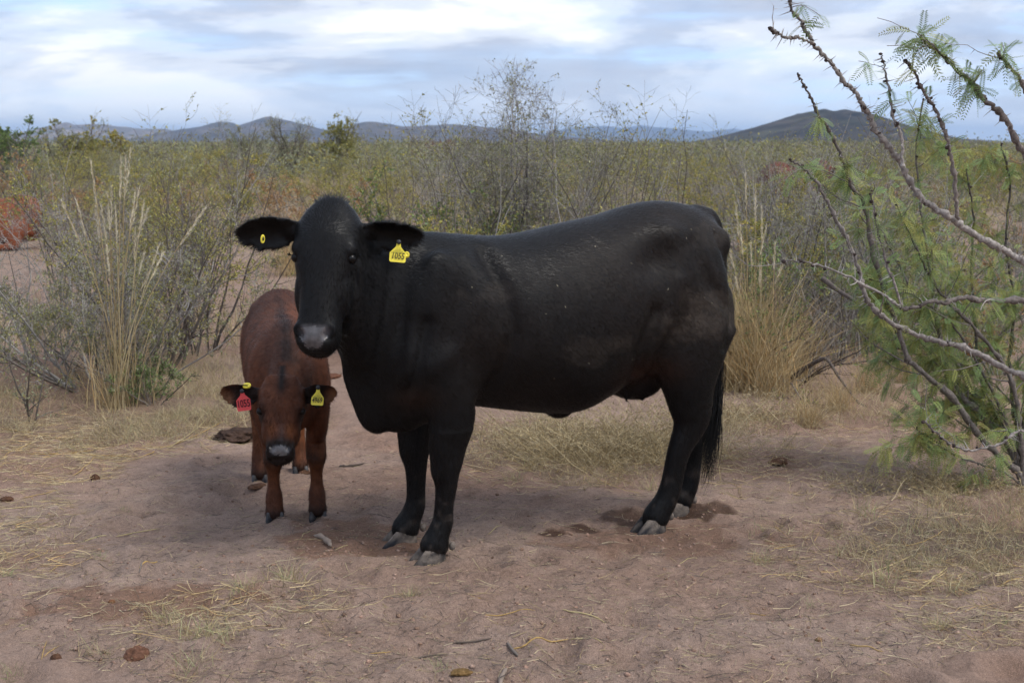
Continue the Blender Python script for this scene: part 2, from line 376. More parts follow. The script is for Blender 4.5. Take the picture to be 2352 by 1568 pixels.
def fuse(parts, voxel, smooth_it=6, name='body'):
    V = []; F = []; n = 0
    for v, f, f3 in parts:
        V.append(v); F += [tuple(int(i)+n for i in x) for x in f]+[tuple(int(i)+n for i in x) for x in f3]; n += len(v)
    me = bpy.data.meshes.new(name); me.from_pydata(np.concatenate(V).tolist(), [], F); me.update()
    import bmesh
    bm = bmesh.new(); bm.from_mesh(me); bmesh.ops.recalc_face_normals(bm, faces=bm.faces); bm.to_mesh(me); bm.free()
    o = bpy.data.objects.new(name, me); COL.objects.link(o)
    r = o.modifiers.new('r', 'REMESH'); r.mode = 'VOXEL'; r.voxel_size = voxel; r.use_smooth_shade = True
    s_ = o.modifiers.new('s', 'SMOOTH'); s_.factor = .5; s_.iterations = smooth_it
    dg = bpy.context.evaluated_depsgraph_get(); ev = o.evaluated_get(dg)
    new = bpy.data.meshes.new_from_object(ev); bpy.data.objects.remove(o); bpy.data.meshes.remove(me)
    new.polygons.foreach_set('use_smooth', np.ones(len(new.polygons), bool))
    return new
def get_co(me): c = np.empty(len(me.vertices)*3, np.float32); me.vertices.foreach_get('co', c); return c.reshape(-1, 3).astype(float)
def get_no(me): c = np.empty(len(me.vertices)*3, np.float32); me.vertices.foreach_get('normal', c); return c.reshape(-1, 3).astype(float)
def set_co(me, c): me.vertices.foreach_set('co', c.astype(np.float32).ravel()); me.update()
def set_col(me, c):
    a = np.ones((len(c), 4), np.float32); a[:, :3] = c
    if 'Col' in me.attributes: me.attributes.remove(me.attributes['Col'])
    at = me.attributes.new('Col', 'FLOAT_COLOR', 'POINT'); at.data.foreach_set('color', a.ravel())
def noise3(P, sc, seed): return (vnoise(P[:, 0]*sc+P[:, 2]*sc*.7, P[:, 1]*sc-P[:, 2]*sc*.8, seed)+vnoise(P[:, 2]*sc, P[:, 0]*sc-P[:, 1]*sc, seed+3))/2

def relax(me, w, it, lam=.6):
    co = get_co(me); e = np.empty(len(me.edges)*2, np.int32); me.edges.foreach_get('vertices', e); e = e.reshape(-1, 2)
    i = np.r_[e[:, 0], e[:, 1]]; j = np.r_[e[:, 1], e[:, 0]]; n = len(co); deg = np.maximum(np.bincount(i, minlength=n), 1)
    ww = (w*lam)[:, None]
    for k in range(it):
        av = np.stack([np.bincount(i, co[j, c], n) for c in range(3)], 1)/deg[:, None]
        co = co+ww*(av-co)
    set_co(me, co)

class Frame:
    def __init__(s, O, yaw_vec):
        s.O = np.array([O[0], O[1], O[2] if len(O) > 2 else 0.0]); s.D = nrm(np.array([yaw_vec[0], yaw_vec[1], 0.0])); s.L = np.array([-s.D[1], s.D[0], 0.0])
    def w(s, p): p = np.asarray(p, float); return s.O+p[..., :1]*s.D+p[..., 1:2]*s.L+p[..., 2:3]*np.array([0, 0, 1.0])
    def l(s, P): r = np.asarray(P, float)-s.O; return np.stack([r@s.D, r@s.L, r[..., 2]], -1)
    def v(s, q): return s.w(np.asarray(q))-s.O
    def lv(s, q): q = np.asarray(q, float); return np.array([q@s.D, q@s.L, q[2]])

def head_parts(poll, dn, n, st, ebrow=True):
    """poll point, dn direction poll->muzzle, n face normal; st rows: t, halfwidth, front, back, exponent"""
    dn = nrm(dn); n = nrm(n-dn*(n@dn)); sd_ = np.cross(dn, n); st = smoothpath(st, 34)
    R = []
    for t_, hw, fr, bk, ex in st:
        c = poll+dn*t_+n*(fr+bk)/2; h = max((fr-bk)/2, .004); R.append((c, sd_, n, max(hw, .004), h, h, ex))
    return loft(R, 30), dn, n, sd_

M_coat = mat_col('cow_coat', .62, .16, .30, 30, bump=.0, sheen=.0)
def fur_mat(name, rough):
    m = mat_col(name, rough, .34, .30, 7, normal_attr='Nrm'); return m
M_fur = fur_mat('cow_fur', .42)
M_fur2 = mat_col('calf_fur', .7, .10, .30, 9, normal_attr='Nrm')
M_wet = mat_plain('wet_nose', (.085, .078, .080), .34, .5, .35, 60)
M_eye = mat_plain('eye_dark', (.004, .0035, .0035), .35, .25, .1, 30)
M_hoof = mat_col('hoof_horn', .75, .25, .35, 45, bump=.4, bscale=120)

def fur(body, count, flow, length, width, lift, rng, mask=None, name='coat', mat=None, jitter=.35):
    """short hairs lying along the body; flow(P,N)-> direction"""
    me = body.data if hasattr(body, 'data') else body
    co = get_co(me); no = get_no(me); me.calc_loop_triangles(); nt_ = len(me.loop_triangles)
    tr = np.empty(nt_*3, np.int32); me.loop_triangles.foreach_get('vertices', tr); tr = tr.reshape(-1, 3)
    c4 = np.empty(len(co)*4, np.float32); me.attributes['Col'].data.foreach_get('color', c4); colv = c4.reshape(-1, 4)[:, :3]
    ar = np.linalg.norm(np.cross(co[tr[:, 1]]-co[tr[:, 0]], co[tr[:, 2]]-co[tr[:, 0]]), axis=1)
    if mask is not None: ar = ar*mask(co[tr].mean(1), no[tr[:, 0]])
    idx = rng.choice(nt_, count, p=ar/ar.sum()); b = rng.random((count, 2)); f = b.sum(1) > 1; b[f] = 1-b[f]
    w = np.stack([1-b.sum(1), b[:, 0], b[:, 1]], 1); T = tr[idx]
    P = (co[T]*w[..., None]).sum(1); Nn = nrm((no[T]*w[..., None]).sum(1)); C = (colv[T]*w[..., None]).sum(1)
    D = flow(P, Nn); D = nrm(D-Nn*(D*Nn).sum(1, keepdims=True)); side = np.cross(Nn, D)
    D = nrm(D+side*rng.normal(0, jitter, (count, 1)))
    L = length(P, Nn) if callable(length) else np.full(count, length)
    L = L*rng.uniform(.6, 1.3, count); lf = lift(P, Nn) if callable(lift) else np.full(count, lift)
    lf = lf*rng.uniform(.5, 1.5, count)
    dv = D*np.cos(lf)[:, None]+Nn*np.sin(lf)[:, None]; sd_ = nrm(np.cross(dv, Nn)+1e-6)
    W_ = width*rng.uniform(.7, 1.3, count)
    V, F = tri_blades(P-Nn*.001, dv*L[:, None], sd_*W_[:, None])
    ac = np.cross(np.array([0, 0, 1.0]), D.mean(0)); q1 = (P*D).sum(1)*0; fl = nrm(D.mean(0)); cr = nrm(np.cross(fl, np.array([.42, -.91, 0]))); q1 = P@fl; q2 = P@cr
    stk = fbm(q1*7+3, q2*70, 3, 6)+.6*fbm(q1*16, q2*170, 2, 9)-.62
    sh = np.clip(rng.uniform(.8, 1.25, (count, 1))*(1+1.6*stk[:, None]), .35, 2.4); Cc = np.repeat(C*sh, 3, 0)
    fm = make_mesh(name, V, [F], Cc, True, [mat or M_fur])
    nn = np.repeat(nrm(Nn*.8+.3*dv+.35*stk[:, None]*cr+rng.normal(0, .06, dv.shape)+.16*(np.stack([noise3(P*np.array([1, 1, 1.6]), 26, 5), noise3(P, 31, 8), noise3(P, 23, 12)], 1)-.5)), 3, 0).astype(np.float32)
    at = fm.attributes.new('Nrm', 'FLOAT_VECTOR', 'POINT'); at.data.foreach_set('vector', nn.ravel())
    return fm

def claw_mesh(fr, a, b, z0, length, width, height, slope, yaw, split, cols, rng):
    """a cloven hoof: two claws side by side, hoof wall sloping forward, pale dusty coronet"""
    B_ = Batch()
    for sgn in (-1, 1):
        m = 14; rings = []
        for k_, (hz_, sc, back) in enumerate([(0, 1.0, 1.0), (.12, 1.0, 1.0), (.5, .93, .98), (.85, .84, .95), (1.0, .78, .9), (1.04, .5, .6)]):
            ang = np.arange(m)*2*np.pi/m; ca, sa = np.cos(ang), np.sin(ang)
            hl = length/2*sc; x = np.where(ca > 0, ca**1.0*hl*(1.32-.80*hz_*slope), ca*hl*.85*back)
            y = np.sign(sa)*np.abs(sa)**.8*width*.25*sc*np.where(ca > 0, 1-.45*ca**2, 1.0)
            xx = a+x-hz_*slope*.012; yy = b+sgn*(width*.235+split*np.maximum(x, 0)/length)+y
            rings.append(np.stack([xx, yy, np.full(m, z0+hz_*height*np.where(ca > 0, 1.0, .72+.28*(1+ca)))], 1))
        V = np.concatenate(rings); kk = len(rings); i = np.arange(kk-1)[:, None]*m; q = np.arange(m)[None]; q2 = (q+1) % m
        F = np.stack([i+q, i+q2, i+m+q2, i+m+q], -1).reshape(-1, 4); c0 = len(V)
        V = np.vstack([V, V[:m].mean(0), V[-m:].mean(0)])
        F3 = np.array([(c0, (j+1) % m, j) for j in range(m)]+[(c0+1, (kk-1)*m+j, (kk-1)*m+(j+1) % m) for j in range(m)])
        c, s = math.cos(yaw), math.sin(yaw); R = V.copy(); R[:, 0] = a+(V[:, 0]-a)*c-(V[:, 1]-b)*s; R[:, 1] = b+(V[:, 0]-a)*s+(V[:, 1]-b)*c
        h = np.clip((V[:, 2]-z0)/height, 0, 1); mot = noise3(V, 60, 3)
        tip = np.clip((V[:, 0]-a)/(length*.6), 0, 1)
        d = np.clip(1.7*(.85-h)*(.45+tip)+(mot-.5)*2.6, 0, 1)[:, None]
        col = np.array(cols[0])*(1-d)+np.array(cols[1])*d
        n0 = B_.n; W = fr.w(R); B_.V.append(W.astype(np.float32)); B_.C.append(col.astype(np.float32)); B_.F.setdefault(4, []).append(F+n0); B_.F.setdefault(3, []).append(F3+n0); B_.n += len(W)
    for sgn in (-1, 1):                                    # dew claws behind the pastern
        v, f, f3 = ellipsoid((a-length*.62, b+sgn*width*.22, z0+height*1.05), (.014, .011, .017), m=8, k=5)
        n0 = B_.n; B_.V.append(fr.w(v).astype(np.float32)); B_.C.append(np.tile(np.array(cols[0], np.float32)*.9, (len(v), 1))); B_.F.setdefault(4, []).append(np.array(f)+n0); B_.F.setdefault(3, []).append(np.array(f3)+n0); B_.n += len(v)
    return B_.mesh('hoof', M_hoof)

def root_empty(name, loc):
    o = bpy.data.objects.new(name, None); o.empty_display_size = .2; COL.objects.link(o); o.location = tuple(float(x) for x in loc); return o
def part(name, me, root):
    """part given in world coordinates"""
    o = bpy.data.objects.new(name, me); COL.objects.link(o); o.parent = root
    lo = root.location; p = root.parent
    while p is not None: lo = lo+p.location; p = p.parent
    o.location = tuple(-x for x in lo); return o

# ---- ear tags with their numbers
def text_mesh(txt, size, mat, name='tag_number', shear=0.0, xs=1.0):
    cu = bpy.data.curves.new(name, 'FONT'); cu.body = txt; cu.size = size; cu.align_x = 'CENTER'; cu.align_y = 'CENTER'; cu.shear = shear; cu.offset = .0005; cu.resolution_u = 3
    o = bpy.data.objects.new(name, cu); COL.objects.link(o); dg = bpy.context.evaluated_depsgraph_get()
    me = bpy.data.meshes.new_from_object(o.evaluated_get(dg)); bpy.data.objects.remove(o); bpy.data.curves.remove(cu)
    for v in me.vertices: v.co.x *= xs
    me.materials.clear(); me.materials.append(mat); me.name = name; return me
def xform(me, O, X, Y, Z):
    c = get_co(me); set_co(me, np.asarray(O)+c[:, :1]*X+c[:, 1:2]*Y+c[:, 2:3]*Z); return me
def ear_tag(root, pin, X, Y, Z, w, h, neck, mat, number, num_size, ink, label, small=True, shear=.1, xs=.7, hole=True, button=None):
    """flat flag tag hanging below its pin; X right, Y up, Z out of the face"""
    hw = w/2; y1 = -neck; y2 = -h
    prof = [(-w*.11, w*.10), (-w*.13, -.25*neck), (-w*.16, -.55*neck), (-w*.30, -.85*neck), (-hw*.92, y1*1.18), (-hw, y1*1.28), (-hw, y2+.12*w), (-hw*.94, y2+.03*w), (-hw*.82, y2)]
    L_ = prof+[(-x, y) for x, y in prof[::-1]]; k = len(L_); th = .0016
    V = [(x, y, th) for x, y in L_]+[(x, y, -th) for x, y in L_]; V += [(0, -h*.55, th), (0, -h*.55, -th)]
    F3 = [(i, (i+1) % k, 2*k) for i in range(k)]+[(k+(i+1) % k, k+i, 2*k+1) for i in range(k)]
    F4 = [(k+i, k+(i+1) % k, (i+1) % k, i) for i in range(k)]
    bend = lambda v: np.array([v[0], v[1], v[2]+.10*(v[1]*v[1])/h])
    V = np.array([bend(v) for v in V]); W = np.asarray(pin)+V[:, :1]*X+V[:, 1:2]*Y+V[:, 2:3]*Z
    tg = part('ear_tag', make_mesh('ear_tag', W, [F3, F4], None, False, [mat]), root); tag(tg, label)
    ym = (y1*1.28+y2)/2*1.03; zo = .10*ym*ym/h+th+.0022
    tm = text_mesh(number, num_size, ink, shear=shear, xs=xs)
    part('tag_number', xform(tm, np.asarray(pin)+Y*(y2+num_size*.56+.004)+Z*(zo+.0015), X, Y, Z), tg)
    if small:
        B_ = Batch(); rg = np.random.default_rng(3)
        for (yy, ww, hh, n_) in [(-neck*.70, .14, .0012, 3), (-neck*.88, .30, .0016, 8), (-neck*1.06, .50, .0018, 7), (-neck*1.24, .78, .0024, 22)]:
            xs_ = np.linspace(-ww*hw, ww*hw, n_)
            for x in xs_:
                bw = ww*w/n_*rg.uniform(.16, .36); zq = .10*yy*yy/h+th+.0008
                q = [(x-bw, yy-hh, zq), (x+bw, yy-hh, zq), (x+bw, yy+hh, zq), (x-bw, yy+hh, zq)]
                B_.add(np.array([np.asarray(pin)+a_[0]*X+a_[1]*Y+a_[2]*Z for a_ in q]), [[0, 1, 2, 3]], (.28, .25, .05))
        pm = part('tag_print', B_.mesh('tag_print', M_print, False), tg); pm['kind'] = 'stuff'
    v, f, f3 = ellipsoid((0, 0, 0), (.0085, .0085, .005), m=12, k=6); v = np.asarray(pin)+v[:, :1]*X+v[:, 1:2]*Y+(v[:, 2:3]+.004)*Z
    part('tag_stud', make_mesh('tag_stud', v, [np.array(f), np.array(f3)], None, True, [M_stud]), tg)
    return tg
M_ytag = mat_plain('yellow_plastic', (.72, .60, .05), .45, .4, .06, 40)
M_rtag = mat_plain('red_plastic', (.60, .045, .045), .45, .4, .08, 40)
M_ink = mat_plain('ink', (.07, .06, .03), .6, .2, .1, 40)
M_ink2 = mat_plain('marker_ink', (.05, .006, .012), .6, .2, .1, 40)
M_print = mat_col('tag_small_print', .6, .2, .1, 40)
M_stud = mat_plain('dark_stud', (.02, .02, .022), .5, .4, .1, 40)
def disc_button(root, pin, X, Y, Z, r, label, ring=True):
    m = 20; an = np.arange(m)*2*np.pi/m; V = []
    for rr, z in ((r, -.001), (r, .004), (r*.92, .0055), (r*.55, .0055), (r*.5, .004)):
        V.append(np.stack([np.cos(an)*rr, np.sin(an)*rr, np.full(m, z)], 1))
    V = np.concatenate(V); k = 5; i = np.arange(k-1)[:, None]*m; q = np.arange(m)[None]; q2 = (q+1) % m
    F = np.stack([i+q, i+q2, i+m+q2, i+m+q], -1).reshape(-1, 4); c0 = len(V); V = np.vstack([V, [0, 0, .004]])
    F3 = np.array([(c0, (k-1)*m+j, (k-1)*m+(j+1) % m) for j in range(m)])
    W = np.asarray(pin)+V[:, :1]*X+V[:, 1:2]*Y+V[:, 2:3]*Z
    o = part('ear_button', make_mesh('ear_button', W, [F, F3], None, True, [M_ytag]), root); tag(o, label)
    if ring:
        v, f, f3 = ellipsoid((r*.15, r*.05, .006), (r*.42, r*.42, .006), m=12, k=6); v = np.asarray(pin)+v[:, :1]*X+v[:, 1:2]*Y+v[:, 2:3]*Z
        part('tag_stud', make_mesh('tag_stud', v, [np.array(f), np.array(f3)], None, True, [M_stud]), o)
    return o

def torso(fr, rows, k=60):
    """rows: a, ztop, zbot, zwide, halfwidth, exponent, b"""
    p = smoothpath(rows, k); R = []
    for a, zt, zb, zw, w, n, b in p:
        R.append((np.array([a, b, zw]), np.array([0, 1.0, 0]), np.array([0, 0, 1.0]), max(w, .01), max(zt-zw, .01), max(zw-zb, .01), n))
    return loft(R, 36)
def necks(rows, k=24):
    p = smoothpath(rows, k); T = np.gradient(p[:, :3], axis=0); T[:, 2] = 0; T = nrm(T); R = []
    for q, t_ in zip(p, T):
        side = np.array([-t_[1], t_[0], 0]); R.append((q[:3], side, np.array([0, 0, 1.0]), q[3], q[4], q[5], 2.2))
    return loft(R, 28)
def loc_parts(parts, fr): return [(fr.w(v), f, f3) for v, f, f3 in parts]

# ------------------------------------------------------------------ the black cow
CF = Frame((.475, 5.55), (-math.cos(math.radians(25)), -math.sin(math.radians(25))))
cow_torso = [(-.40, 1.13, .84, .99, .04, 2.1, 0), (-.385, 1.19, .74, .98, .11, 2.2, 0), (-.34, 1.255, .66, .98, .175, 2.2, 0), (-.24, 1.300, .63, .98, .235, 2.2, 0), (-.12, 1.318, .62, .96, .268, 2.15, 0),
    (0.02, 1.300, .61, .92, .285, 2.1, 0), (.15, 1.262, .545, .88, .315, 2.2, 0), (.30, 1.238, .492, .84, .335, 2.1, 0), (.45, 1.208, .505, .83, .34, 2.1, 0), (.60, 1.195, .53, .84, .318, 2.1, 0),
    (.75, 1.208, .55, .86, .275, 2.1, 0), (.88, 1.222, .50, .88, .225, 2.1, 0), (1.0, 1.215, .49, .86, .18, 2.1, .01), (1.10, 1.16, .55, .84, .13, 2.1, .01), (1.17, 1.0, .66, .83, .06, 2.0, .01)]
cow_neck = [(.86, 0, .90, .19, .305, .33), (1.03, .01, .92, .145, .30, .32), (1.13, .05, .97, .120, .265, .30), (1.21, .10, 1.03, .105, .215, .28), (1.275, .155, 1.10, .095, .16, .24)]
P = []
P.append(torso(CF, cow_torso)); P.append(necks(cow_neck))
P.append(ellipsoid((1.075, 0.0, .64), (.105, .085, .17)))                    # brisket
P.append(ellipsoid((.99, 0.0, .565), (.13, .10, .095)))
P.append(limb([(1.19, .06, .92, .05, .05), (1.185, .03, .80, .045, .035), (1.175, .01, .70, .05, .035), (1.13, 0, .60, .05, .04), (1.06, 0, .53, .05, .05)]))   # dewlap edge
for sg in (1, -1):
    P.append(ellipsoid((.885, sg*.178, .92), (.13, .055, .25)))              # shoulder blade
    P.append(ellipsoid((.98, sg*.155, .76), (.10, .075, .14)))               # point of shoulder
    P.append(ellipsoid((-.05, sg*.185, 1.185), (.10, .060, .06)))           # hook bone
    P.append(ellipsoid((-.345, sg*.10, 1.14), (.055, .045, .07)))             # pin bone
    P.append(ellipsoid((-.21, sg*.15, .88), (.175, .105, .28)))                # thigh
    P.append(ellipsoid((-.10, sg*.20, .74), (.10, .06, .14)))                # stifle
# legs: near = +b (towards the camera)
P.append(limb([(.86, .17, .80, .13, .08), (.845, .175, .66, .115, .078), (.843, .165, .54, .092, .068), (.858, .155, .44, .075, .056), (.862, .15, .375, .063, .052), (.866, .148, .335, .056, .048), (.862, .145, .28, .042, .039), (.870, .142, .20, .036, .034), (.874, .14, .145, .040, .039), (.893, .14, .10, .043, .043), (.908, .14, .060, .055, .05), (.915, .14, .030, .048, .045)]))
P.append(limb([(.87, -.16, .80, .13, .08), (.865, -.15, .66, .11, .075), (.875, -.14, .52, .085, .064), (.882, -.125, .42, .068, .054), (.884, -.122, .355, .06, .05), (.880, -.12, .30, .044, .040), (.880, -.12, .20, .037, .034), (.885, -.12, .145, .041, .039), (.905, -.12, .10, .044, .043), (.925, -.12, .060, .055, .05), (.93, -.12, .030, .048, .045)]))
P.append(limb([(-.20, .17, .84, .19, .10), (-.175, .175, .70, .155, .092), (-.170, .17, .60, .125, .078), (-.185, .165, .52, .098, .062), (-.195, .16, .455, .087, .052), (-.180, .157, .40, .066, .046), (-.145, .155, .33, .050, .040), (-.127, .152, .26, .046, .037), (-.112, .15, .185, .045, .038), (-.088, .15, .125, .047, .043), (-.060, .15, .085, .052, .046), (-.040, .15, .055, .056, .05), (-.035, .15, .028, .048, .045)]))
P.append(limb([(-.25, -.15, .84, .18, .10), (-.27, -.14, .70, .145, .09), (-.31, -.12, .60, .11, .076), (-.36, -.10, .50, .088, .06), (-.375, -.095, .44, .078, .052), (-.37, -.085, .38, .062, .046), (-.355, -.075, .30, .048, .04), (-.345, -.07, .2, .044, .038), (-.33, -.065, .13, .046, .042), (-.31, -.065, .085, .05, .046), (-.29, -.065, .055, .055, .05), (-.285, -.065, .028, .048, .045)]))
P.append(limb([(-.28, 0, 1.265, .05, .05), (-.36, 0, 1.235, .045, .042), (-.405, 0.0, 1.16, .034, .032), (-.425, .0, 1.03, .030, .028), (-.425, .02, .85, .027, .026), (-.41, .03, .70, .024, .022), (-.395, .035, .58, .019, .018), (-.385, .04, .50, .014, .014)], 40, 14))   # tail
P.append(ellipsoid((-.02, .0, .60), (.13, .12, .085)))                       # udder
for (ta, tb) in ((.055, .07), (-.02, .075), (.06, -.06), (-.02, -.05)):
    P.append(limb([(ta, tb, .58, .018, .018), (ta, tb, .54, .012, .012), (ta+.002, tb, .515, .008, .008)], 10, 10))
P.append(ellipsoid((.335, .03, .502), (.055, .05, .028)))                     # navel fold
P = loc_parts(P, CF)
# head, turned to the camera
pollW = atY(757, 464, 4.92); fwd = nrm(np.array([-.13, -.99, 0])); tl = math.radians(24)
dnv = np.array([0, 0, -1])*math.cos(tl)+fwd*math.sin(tl)+np.array([-.012, 0, 0]); nv = fwd*math.cos(tl)+np.array([0, 0, 1])*math.sin(tl)
hst = [(-.026, .022, -.025, -.055, 2.2), (-.014, .050, .0, -.085, 2.2), (.02, .086, .020, -.12, 2.3), (.07, .114, .036, -.17, 2.6), (.13, .124, .044, -.205, 2.7), (.19, .122, .046, -.215, 2.8), (.24, .110, .044, -.21, 2.8), (.30, .090, .042, -.19, 2.7),
       (.36, .076, .041, -.15, 2.6), (.41, .072, .039, -.125, 2.6), (.45, .077, .037, -.115, 2.6), (.485, .079, .034, -.105, 2.6), (.515, .070, .024, -.095, 2.5), (.535, .054, .004, -.085, 2.3), (.547, .034, -.018, -.07, 2.2), (.553, .018, -.038, -.06, 2.0)]
hp, dnv, nv, sdv = head_parts(pollW, dnv, nv, hst); P.append(hp)
if sdv[0] < 0: sdv = -sdv
HP = lambda t_, s_, f_: pollW+dnv*t_+sdv*s_+nv*f_
AX = np.stack([sdv, nv, dnv])
for s_ in (-1, 1):
    P.append(ellipsoid(HP(.176, s_*.093, .002), (.032, .034, .034), AX))       # brow above the eye
    P.append(ellipsoid(HP(.30, s_*.075, -.09), (.034, .095, .105), AX))        # jowl
    P.append(ellipsoid(HP(.472, s_*.050, .016), (.028, .024, .028), AX))       # nostril wing
P.append(ellipsoid(HP(.0, 0, -.04), (.06, .045, .030), AX))                    # tuft of the poll
P.append(ellipsoid(HP(.53, 0, -.06), (.05, .035, .022), AX))                 # chin
camdir = nrm(CAMP-pollW)
rootR = HP(.085, .095, -.055); tipR = atY(968, 545, 4.93)
rootL = HP(.085, -.095, -.055); tipL = atY(543, 538, 4.93)
P.append(ear_shape(rootR, tipR-rootR, nrm(np.array([-.10, -.85, -.45])), np.linalg.norm(tipR-rootR), .125, .034, .024, -.02))
P.append(ear_shape(rootL, tipL-rootL, nrm(np.array([.15, -.9, -.30])), np.linalg.norm(tipL-rootL), .135, .032, .024, .0))
for r_, tp in ((rootR, tipR), (rootL, tipL)):
    q = r_+(tp-r_)*.22; P.append(loft([(r_-(tp-r_)*.15, nv, np.array([0, 0, 1.0]), .03, .035, .035, 2), (q, nv, np.array([0, 0, 1.0]), .012, .022, .022, 2)], 16))
body = fuse(P, .0085, 4)
co = get_co(body); lc = CF.l(co)
seg = lambda q, a_, b_: np.linalg.norm(q-a_-np.clip(((q-a_)@(b_-a_))/((b_-a_)@(b_-a_)), 0, 1)[:, None]*(b_-a_), axis=1)
eard = lambda q: np.minimum(seg(q, rootR, tipR), seg(q, rootL, tipL))
hdist = np.minimum(seg(co, HP(.08, 0, -.08), HP(.45, 0, -.04))-.13, eard(co)-.08)
hdist0 = hdist; wt = np.clip(hdist/.05, 0, 1)*np.clip((lc[:, 2]-.50)/.12, 0, 1)*np.clip((lc[:, 0]+.375)/.03, .15, 1)
relax(body, wt, 70)
def sculpt_face(me, HPf, sdv, dnv, nv, sc, eye_t, eye_s, eye_f, nos_t, nos_s, nos_f):
    co = get_co(me); no = get_no(me)
    for s_ in (-1, 1):
        c = HPf(nos_t, s_*nos_s, nos_f); r = co-c; x = (r@sdv)*s_; y = r@dnv; z = r@nv
        e = ((x*.85+y*.5)/(.014*sc))**2+((y*.85-x*.5)/(.021*sc))**2+(z/(.04*sc))**2
        co = co-nv*(.030*sc*np.exp(-e))[:, None]-sdv*s_*(.008*sc*np.exp(-e))[:, None]
        c = HPf(eye_t, s_*eye_s, eye_f); r = co-c; d = (r**2).sum(1); e = d/(.026*sc)**2
        co = co-no*(.007*sc*np.exp(-e))[:, None]
    c = HPf(nos_t+.065*sc, 0, nos_f-.02*sc); r = co-c                         # mouth line
    f_ = np.exp(-((r@dnv)/(.006*sc))**2)*np.exp(-((r@sdv)/(.07*sc))**4)*((r@nv) > -.09*sc)
    co = co-no*(.007*sc*f_)[:, None]
    set_co(me, co)
co = get_co(body); no = get_no(body); lc = CF.l(co); A_, Zz = lc[:, 0], lc[:, 2]; sidew = np.clip((np.abs(lc[:, 1])-.06)/.08, 0, 1)
def curve_d(pts):
    d = np.full(len(A_), 9.0)
    for (p, q) in zip(pts[:-1], pts[1:]):
        p = np.array(p); q = np.array(q); r = np.stack([A_, Zz], 1)-p; t_ = np.clip(r@(q-p)/((q-p)@(q-p)), 0, 1); d = np.minimum(d, np.linalg.norm(r-t_[:, None]*(q-p), axis=1))
    return d
disp = -.020*np.exp(-(curve_d([(.72, 1.14), (.675, 1.0), (.66, .86), (.69, .72), (.735, .60)])/.034)**2)          # hollow behind the shoulder
disp += .010*np.exp(-(curve_d([(.80, 1.13), (.79, .98), (.84, .82), (.95, .74)])/.040)**2)                           # spine of the shoulder blade
disp += -.026*np.exp(-(((A_-.055)/.085)**2+((Zz-1.10)/.065)**2))                                                       # hungry hollow before the hip
disp += .010*np.exp(-(curve_d([(.04, .64), (.06, .74), (-.02, .88), (-.06, 1.02)])/.030)**2)-.016*np.exp(-(curve_d([(.105, .66), (.12, .76), (.06, .90)])/.035)**2)   # flank fold
disp += -.013*np.exp(-(curve_d([(-.16, 1.16), (-.20, 1.02), (-.30, .90)])/.035)**2)                                    # between hip and thigh
disp += -.012*np.exp(-(curve_d([(-.30, 1.18), (-.36, 1.05), (-.345, .88), (-.30, .74)])/.022)**2)
disp += .0035*np.sin(A_*58)*np.exp(-(((A_-.46)/.17)**2+((Zz-.88)/.20)**2))                                            # ribs
disp += .0045*np.sin(A_*95+Zz*14)*np.exp(-(((A_-1.06)/.09)**2+((Zz-.86)/.22)**2))                                     # neck folds
disp += -.014*np.exp(-(curve_d([(.96, .90), (.99, .78), (1.02, .66)])/.028)**2)+.006*(noise3(co, 6, 40)-.5)*2*(Zz > .5)
co = co+no*(disp*sidew*np.clip(hdist0/.05, 0, 1))[:, None]; set_co(body, co)
sculpt_face(body, HP, sdv, dnv, nv, 1.0, .208, .116, -.002, .486, .053, .034)
co = get_co(body); lc = CF.l(co); hd = np.stack([(co-pollW)@dnv, (co-pollW)@sdv, (co-pollW)@nv], 1)
# brown tinge over the barrel, black head and legs, dust where she lay
blk = np.array([.0052, .0050, .0054]); brn = np.array([.0125, .0082, .0062])
g_ = np.clip(noise3(co, 3.5, 4)*1.6-.35, 0, 1)*np.clip((lc[:, 2]-.55)/.25, 0, 1)*np.clip((1.05-lc[:, 0])/.2, 0, 1)
col = blk*(1-g_[:, None])+brn*g_[:, None]
def dust(a, z, ra, rz, k, seed, c=(.095, .075, .060)):
    global col
    e = ((lc[:, 0]-a)/ra)**2+((lc[:, 2]-z)/rz)**2+2.6*(noise3(co*np.array([1, 1, .6]), 16, seed)-.5)+1.2*(noise3(co, 55, seed+2)-.5)
    w = (np.clip((1-e)*1.2, 0, 1)*k*(lc[:, 1] > .05))[:, None]; col = col*(1-w)+np.array(c)*w
dust(-.08, .88, .10, .10, .22, 61); dust(.03, .83, .07, .09, .24, 62); dust(-.28, .90, .16, .12, .26, 63); dust(.36, .78, .12, .06, .13, 64); dust(.20, .80, .06, .05, .14, 65); dust(-.30, 1.2, .15, .06, .14, 66); dust(.75, 1.0, .10, .05, .12, 67)
leg = np.clip((.30-lc[:, 2])/.12, 0, 1)*np.clip(noise3(co, 40, 8)*3-1.75, 0, 1)*.45; col = col*(1-leg[:, None])+np.array([.11, .085, .07])*leg[:, None]
ud = np.exp(-(((lc[:, 0]-.05)/.13)**2+((lc[:, 2]-.66)/.06)**2))*.6; ud = ud*(lc[:, 2] < .75); col = col*(1-ud[:, None])+np.array([.05, .022, .013])*ud[:, None]
ax_ = np.exp(-(((lc[:, 0]-.99)/.07)**2+((lc[:, 2]-.62)/.05)**2))*.5; col = col*(1-ax_[:, None])+np.array([.035, .018, .011])*ax_[:, None]
inhead = (hd[:, 0] > -.06) & (hd[:, 0] < .56) & (np.abs(hd[:, 1]) < .13) & (hd[:, 2] > -.12)
